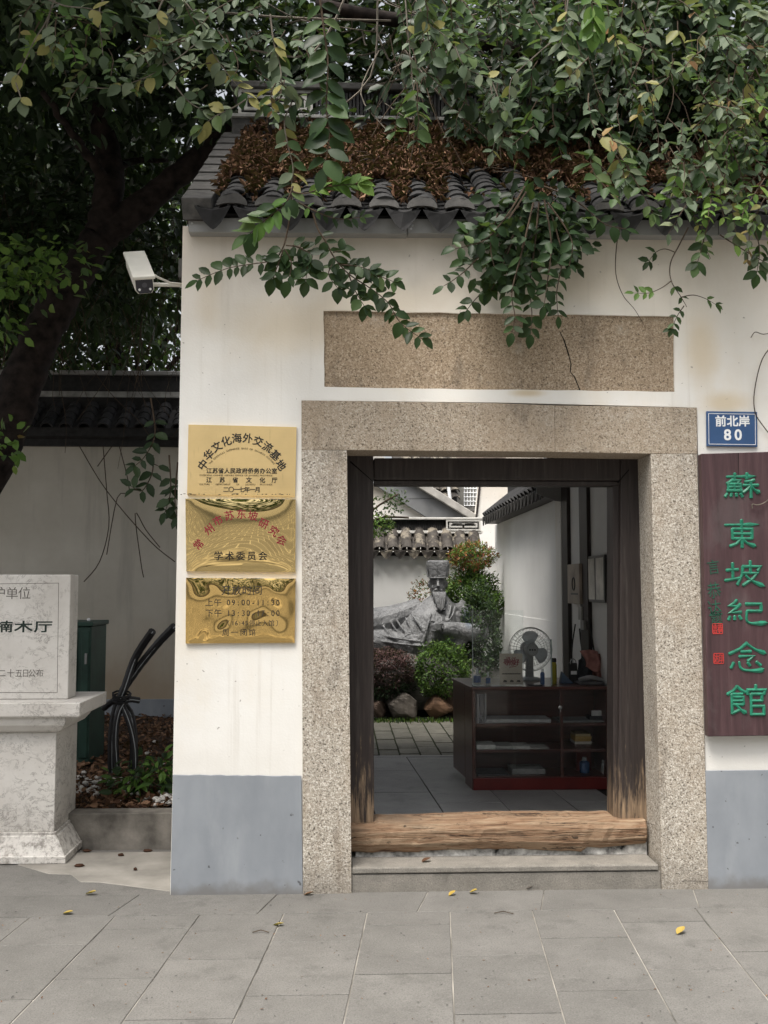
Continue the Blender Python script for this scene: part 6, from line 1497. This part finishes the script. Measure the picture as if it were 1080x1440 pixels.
# the overhanging tree on the other side, its trunk behind the compound wall
ovr = thing('overhanging_tree', 'broad tree behind the wall drooping pale leaves and vines over the gatehouse roof', 'tree', (3.1, 2.6, 0))
mb = MB(); limb(mb, [(3.1, 2.6, 0), (3.05, 2.6, 2.0), (2.9, 2.5, 3.8), (2.6, 2.3, 5.2)], .2, .15, 12); obj('trunk', mb, M['bark'], ovr, smooth=True, fix=False)
for pts, r0, r1 in (([(2.8, 2.45, 4.4), (1.9, 1.9, 5.0), (.9, 1.4, 5.2), (-.2, 1.2, 5.3)], .09, .04), ([(2.75, 2.4, 4.6), (2.3, 1.2, 4.9), (1.9, .2, 4.9), (1.5, -.5, 4.8)], .08, .03), ([(2.85, 2.45, 4.2), (2.7, 1.2, 4.6), (2.5, .2, 4.5), (2.2, -.3, 4.3)], .07, .03), ([(2.7, 2.4, 4.8), (1.6, 2.4, 5.6), (.4, 2.4, 6.0)], .07, .03)): mb = MB(); limb(mb, pts, r0, r1, 9); obj('limb', mb, M['bark'], ovr, smooth=True, fix=False)
crown('crown', ovr, rnd((-.6, 1.65, 4.75), (4.6, 2.4, 6.0), 560), 18, (.22, .22, .18), .10, .55, [M['leaf_dark'], M['leaf']], .0, .6)
crown('crown', ovr, rnd((-1.4, 1.75, 4.95), (.9, 2.5, 6.2), 170), 18, (.2, .2, .16), .10, .55, [M['leaf_dark']], .0, .8)
crown('crown', ovr, rnd((1.0, .5, 4.3), (4.4, 1.8, 5.8), 480), 18, (.2, .2, .16), .095, .55, [M['leaf_dark'], M['leaf']], .05, .65)
def low_edge(px): return np.interp(px, [-50, 500, 540, 620, 690, 770, 880, 960, 1060, 1120], [150, 150, 165, 150, 195, 240, 275, 300, 330, 360])
def strands(name, parent, spec, mats, hang=.55):
    """drooping leafy strands joined into one part; spec: (start, length, leaf length, base tint, material index)"""
    A = {k: [] for k in 'pos ax nr L W t m'.split()}; mb = MB()
    for p, L_, lf, tint, mi in spec:
        p = Vector(p); d = Vector((random.gauss(0, .5), random.gauss(-.15, .3), -hang + random.gauss(0, .25))).normalized(); path = [p]; n_ = max(4, int(L_ / .045))
        for k in range(n_):
            d = (d + Vector((random.gauss(0, .16), random.gauss(0, .1), -.10))).normalized(); path.append(path[-1] + d * L_ / n_)
            f = k / n_
            for sg in (1, -1):
                if random.random() < .16: continue
                pr = d.cross(Vector((random.gauss(0, .25), -1, .35))).normalized() * sg; an = R(random.gauss(52, 12))
                A['pos'].append(path[-1]); A['ax'].append(d * math.cos(an) + pr * math.sin(an) + Vector((random.gauss(0, .2), random.gauss(0, .2), random.gauss(-.12, .2)))); A['nr'].append(Vector((random.gauss(0, .35), -.55 + random.gauss(0, .3), .65 + random.gauss(0, .3))))
                l_ = lf * random.uniform(.65, 1.15) * (1 - .35 * f); A['L'].append(l_); A['W'].append(l_ * random.uniform(.5, .72)); A['t'].append(min(1, max(0, tint + random.gauss(0, .1)))); A['m'].append(mi)
        mb.tube(path, [.0035 * (1 - .6 * i / len(path)) for i in range(len(path))], 4, cap=False)
    g = {k: np.array([tuple(q) for q in v]) if k in ('pos', 'ax', 'nr') else np.array(v) for k, v in A.items()}
    tag(leaves(name, g['pos'], g['ax'], g['nr'], g['L'], g['W'], g['t'], mats, parent, g['m']), kind='stuff')
    return tag(obj('hanging_stems', mb, M['twig_dark'], parent, fix=False), kind='stuff')
def spec(n_, xr, yr, Yr, lens, lfs, tints, mi):
    out = []
    while len(out) < n_:
        px, py = random.uniform(*xr), random.uniform(*yr)
        if py < low_edge(px) - 25: out.append((P(px, py, random.uniform(*Yr)), random.uniform(*lens), random.uniform(*lfs), random.uniform(*tints), random.choice(mi)))
    return out
MT = [M['leaf'], M['leaf_dark'], M['leaf_grey'], M['leaf_lime']]
strands('crown', ovr, spec(170, (560, 1130), (-60, 250), (.2, 1.2), (.25, .6), (.09, .13), (.1, .5), (0, 1, 1)), MT)
strands('crown', ovr, spec(75, (580, 1130), (-60, 240), (-.35, .3), (.2, .45), (.075, .115), (.25, .65), (0, 0, 2)), MT)
strands('crown', ovr, spec(44, (820, 1120), (-50, 230), (-.6, -.2), (.15, .35), (.06, .095), (.4, .85), (2, 2, 2, 0)), MT)
strands('crown', ovr, spec(34, (950, 1110), (90, 300), (-.5, -.2), (.15, .35), (.05, .08), (.3, .9), (3, 0, 2)), MT)
strands('crown', lean, [s_ for s_ in spec(30, (120, 420), (-40, 150), (-.55, -.3), (.12, .3), (.06, .09), (.35, .85), (2, 2, 0))], MT, .25)
strands('crown', lean, spec(16, (-10, 130), (-40, 60), (-.6, -.4), (.12, .3), (.06, .09), (.3, .8), (2, 0, 3)), MT, .4)
strands('crown', ovr, spec(16, (300, 480), (-60, 120), (.2, 1.2), (.2, .45), (.07, .10), (.1, .6), (0, 1, 2)), MT)
twigs('hanging_twigs', ovr, [P(random.uniform(520, 1100), random.uniform(-60, 160), random.uniform(-.3, 1.3)) for _ in range(55)], 'twig_dark', .0015, .003, (.3, .8))
mb = MB()
for _ in range(90):     # tangled bare vines behind
    a = P(random.uniform(480, 900), random.uniform(-40, 140), random.uniform(1.0, 1.9)); b = a + Vector((random.gauss(0, .5), random.gauss(0, .2), random.gauss(-.1, .35))); m_ = (a + b) / 2 + Vector((random.gauss(0, .1), 0, random.gauss(-.1, .1)))
    mb.tube(smoothpath([a, m_, b], 4), random.uniform(.003, .008), 4, cap=False)
tag(obj('tangled_vine', mb, M['twig'], ovr, fix=False), kind='stuff')
G2 = [('grey', 5), ('mid', 2)]
for pts, L_, gp, kd, Yq in (
    ([(580, -10), (600, 30), (625, 50), (640, 68), (660, 80)], 20, 10, G2, -.3), ([(570, 0), (575, 60), (582, 130), (590, 170)], 20, 13, G2, -.25), ([(640, 65), (655, 95), (690, 110)], 20, 10, G2, -.3),
    ([(690, 110), (702, 140), (712, 160)], 21, 10, G2, -.3), ([(780, 55), (745, 85), (720, 110), (716, 140)], 19, 22, G2, -.35), ([(800, -10), (795, 30), (790, 60), (805, 90)], 24, 10, G2, -.5),
    ([(690, 120), (698, 180), (692, 215)], 20, 14, G2, -.2)):
    spray(ovr, pts, L_, gp, kd, Yq, .004, True, 52, .5, 1, True, .35, 'twig')
spray(ovr, [(832, -30), (832, 0), (834, 25), (834, 44)], 30, 12, 'lime', -1.2, .004, True, 35, .2, 1, True, .5)
# the big dark cluster hanging in front of the name plaque
for pts, L_ in (([(738, 262), (715, 300), (685, 335), (660, 345), (640, 350)], 22), ([(740, 270), (700, 330), (660, 375), (640, 392), (624, 402)], 20), ([(745, 280), (715, 345), (690, 395), (665, 425), (655, 438)], 20), ([(750, 285), (735, 350), (720, 410), (724, 445), (720, 468)], 21), ([(758, 285), (752, 345), (745, 400), (748, 440), (746, 470)], 21), ([(765, 280), (775, 340), (770, 395), (765, 430)], 21), ([(770, 285), (795, 320), (805, 345), (800, 375)], 20), ([(775, 300), (790, 360), (783, 410), (785, 445)], 18), ([(700, 300), (690, 345), (695, 375)], 21), ([(752, 258), (790, 272), (820, 290), (850, 315), (880, 322)], 22), ([(730, 290), (705, 310), (680, 318), (655, 330)], 24), ([(740, 330), (730, 370), (742, 400)], 22), ([(720, 340), (705, 380), (690, 410)], 21)):
    spray(ovr, pts, L_, 13, [('dark', 6), ('mid', 1)], -.32 + random.uniform(-.1, .08), .005, True, 60, .45, 2, True, .6)
crown('leaf_clump', ovr, [tuple(P(740 + 70 * q_ * math.cos(a_), 330 + 75 * q_ * math.sin(a_), random.uniform(-.3, -.1))) for q_, a_ in [(random.random() ** .6, random.uniform(0, 6.28)) for _ in range(60)]], 9, (.045, .04, .045), .075, .62, [M['leaf'], M['leaf_dark']], .05, .4, .3, .8)
# thin vine and sprays near the far end
spray(ovr, [(872, 320), (867, 345), (866, 385), (876, 415), (893, 436), (908, 462)], 10, 60, 'dark', -.2, .0035, False, 60, .4, 9, False, .5)
spray(ovr, [(968, 320), (955, 345), (943, 370), (944, 395), (958, 418), (966, 432)], 14, 17, [('dark', 3), ('mid', 1)], -.22, .0045, True, 45, .5, 4, False, .5)
spray(ovr, [(950, 355), (935, 350), (922, 355), (912, 368)], 16, 14, 'dark', -.22, .003, True, 50, .4, 1, True, .6)
spray(ovr, [(944, 395), (930, 405), (912, 412), (892, 412)], 15, 10, [('lime', 2), ('mid', 2)], -.22, .003, True, 50, .4, 2, True, .6)
spray(ovr, [(958, 418), (975, 415), (992, 420), (1006, 428)], 14, 12, [('mid', 2), ('dark', 1), ('lime', 1)], -.22, .003, True, 45, .4, 2, True, .6)
spray(ovr, [(962, 430), (952, 445), (945, 462)], 14, 8, [('dark', 2), ('mid', 2)], -.22, .003, True, 50, .4, 0, True, .6)
for pts, kd in (([(1010, 170), (1030, 210), (1045, 255), (1055, 300), (1062, 318)], [('mid', 2), ('lime', 3)]), ([(985, 170), (1000, 215), (1020, 260), (1030, 300), (1035, 330)], G2), ([(860, 200), (885, 240), (905, 275), (918, 300)], [('mid', 3), ('grey', 2)]), ([(840, 190), (870, 225), (880, 260)], [('mid', 3), ('grey', 2)]), ([(1000, 300), (990, 335), (985, 355), (980, 372)], [('mid', 3), ('dark', 1)]), ([(1012, 330), (1035, 345), (1060, 360), (1082, 372)], [('lime', 2), ('grey', 3)]), ([(1060, 320), (1068, 350), (1064, 385)], 'dark'), ([(930, 200), (950, 250), (940, 290)], [('mid', 3), ('grey', 2)]), ([(980, 120), (1000, 150), (1030, 165), (1050, 180)], [('grey', 3), ('lime', 1)])):
    spray(ovr, pts, 22, 12, kd, -.35, .004, True, 52, .45, 1, True, .4)

flush_leaves(lean); flush_leaves(ovr)
# ------------------------------------------------------------------ the small plant at the kerb, fallen leaves, grit
spl = thing('kerb_shrub', 'low dark green leafy shrub among white pebbles at the kerb of the planted bed', 'shrub', (P(203, 1110, CYk + .45).x, CYk + .45, BZ))
c0 = P(203, 1092, CYk + .45)
cl = [tuple(c0 + Vector((random.gauss(0, .09), random.gauss(0, .08), random.gauss(0, .055)))) for _ in range(26)]
crown('foliage', spl, cl, 9, (.05, .05, .03), .075, .45, [M['leaf'], M['leaf_lime']], .05, .5, .8, .3)
mb = MB()
for c in cl[:12]: mb.tube([Vector((c0.x + random.uniform(-.03, .03), c0.y, BZ)), (Vector(c) + c0) / 2, Vector(c)], .004, 4)
obj('stem', mb, M['twig_dark'], spl)
flw = [(120.5, 1257, 'curled yellow leaf on the paving left of the gatehouse corner'), (88, 1284.5, 'flat yellow leaf on the paving in front of the monument'), (347, 1248.5, 'yellow leaf at the foot of the grey wainscot'), (402, 1243.5, 'upright yellow leaf leaning against the granite jamb foot'), (384, 1300.5, 'yellow green leaf out on the paving below the gold plaques'), (427, 1258.5, 'small tan leaf in front of the granite jamb'), (660, 1255, 'bright yellow leaf on the paving before the step'), (631, 1259.5, 'brown leaf beside the bright yellow one before the step'), (737, 1250.5, 'tan leaf close to the middle of the step'), (952, 1313.5, 'yellow leaf far out on the paving near the name board side'), (593, 1212, 'rust coloured leaf lying on the stone step')]
for k, (px, py, lb) in enumerate(flw):
    z = zt + .004 if py < 1220 else .003; p = PZ(px, py, z)
    me = leafmesh('fallen_leaf', M['leaf_yellow'] if 'yellow' in lb else M['dead'], random.uniform(.2, 1), .62, .5, -.25); o = bpy.data.objects.new('fallen_leaf', me); link(o); o.location = p
    o.scale = [.055 * random.uniform(.8, 1.15)] * 3; o.rotation_euler = (random.uniform(-.3, .3), random.uniform(-.3, .1), random.uniform(-.8, .8)); tag(o, lb, 'leaf', 'fallen leaves on the paving')
n = 300; px_, py_ = rng.uniform(-40, 1120, n), rng.uniform(1243, 1440, n)
pos = np.array([tuple(PZ(a, b, .003)) for a, b in zip(px_, py_)]); pos = pos[pos[:, 1] < -.02]; n = len(pos); ax = unit(n); ax[:, 2] *= .2; nr = unit(n) * .4; nr[:, 2] += 1
tag(leaves('grit', pos, ax, nr, rng.uniform(.004, .016, n), rng.uniform(.003, .008, n), rng.random(n), [M['dead'], M['tile_end']], None, rng.integers(0, 2, n)), kind='stuff')
mb = MB()
for a, b, c, d in ((355, 1311, 378, 1311), (695, 1284, 722, 1285), (700, 1240, 715, 1247), (855, 1243, 868, 1246)):
    p, q_ = PZ(a, b, .006), PZ(c, d, .006); mb.tube([p, (p + q_) / 2 + Vector((0, .012, .006)), q_], .0022, 5)
tag(obj('dropped_twigs', mb, M['twig_dark'], fix=False), kind='stuff')
mb = MB()
for px, py in ((112, 1217), (122, 1196), (208, 1196), (190, 1222), (170, 1202)):
    p = PZ(px, py, .01); mb.ball(p, (random.uniform(.012, .03), .015, .008), 7, 4, .3)
tag(obj('leaf_crumbs', mb, M['dead'], fix=False), kind='stuff')

# trees across the street: behind the camera, seen only mirrored in the gold plaques
pos = rnd((-26, -19, 2.2), (26, -14.5, 9.5), 5200); n = len(pos); ax = unit(n); nr = unit(n); nr[:, 2] += .6
tag(leaves('street_foliage', pos, ax, nr, rng.uniform(.4, .8, n), rng.uniform(.3, .5, n), rng.uniform(.1, .7, n), [M['leaf'], M['leaf_dark']]), kind='stuff')
for t_ in (): print(t_.name, sum(len([c for c in b.children if c.name.startswith('leaf')]) for b in t_.children))
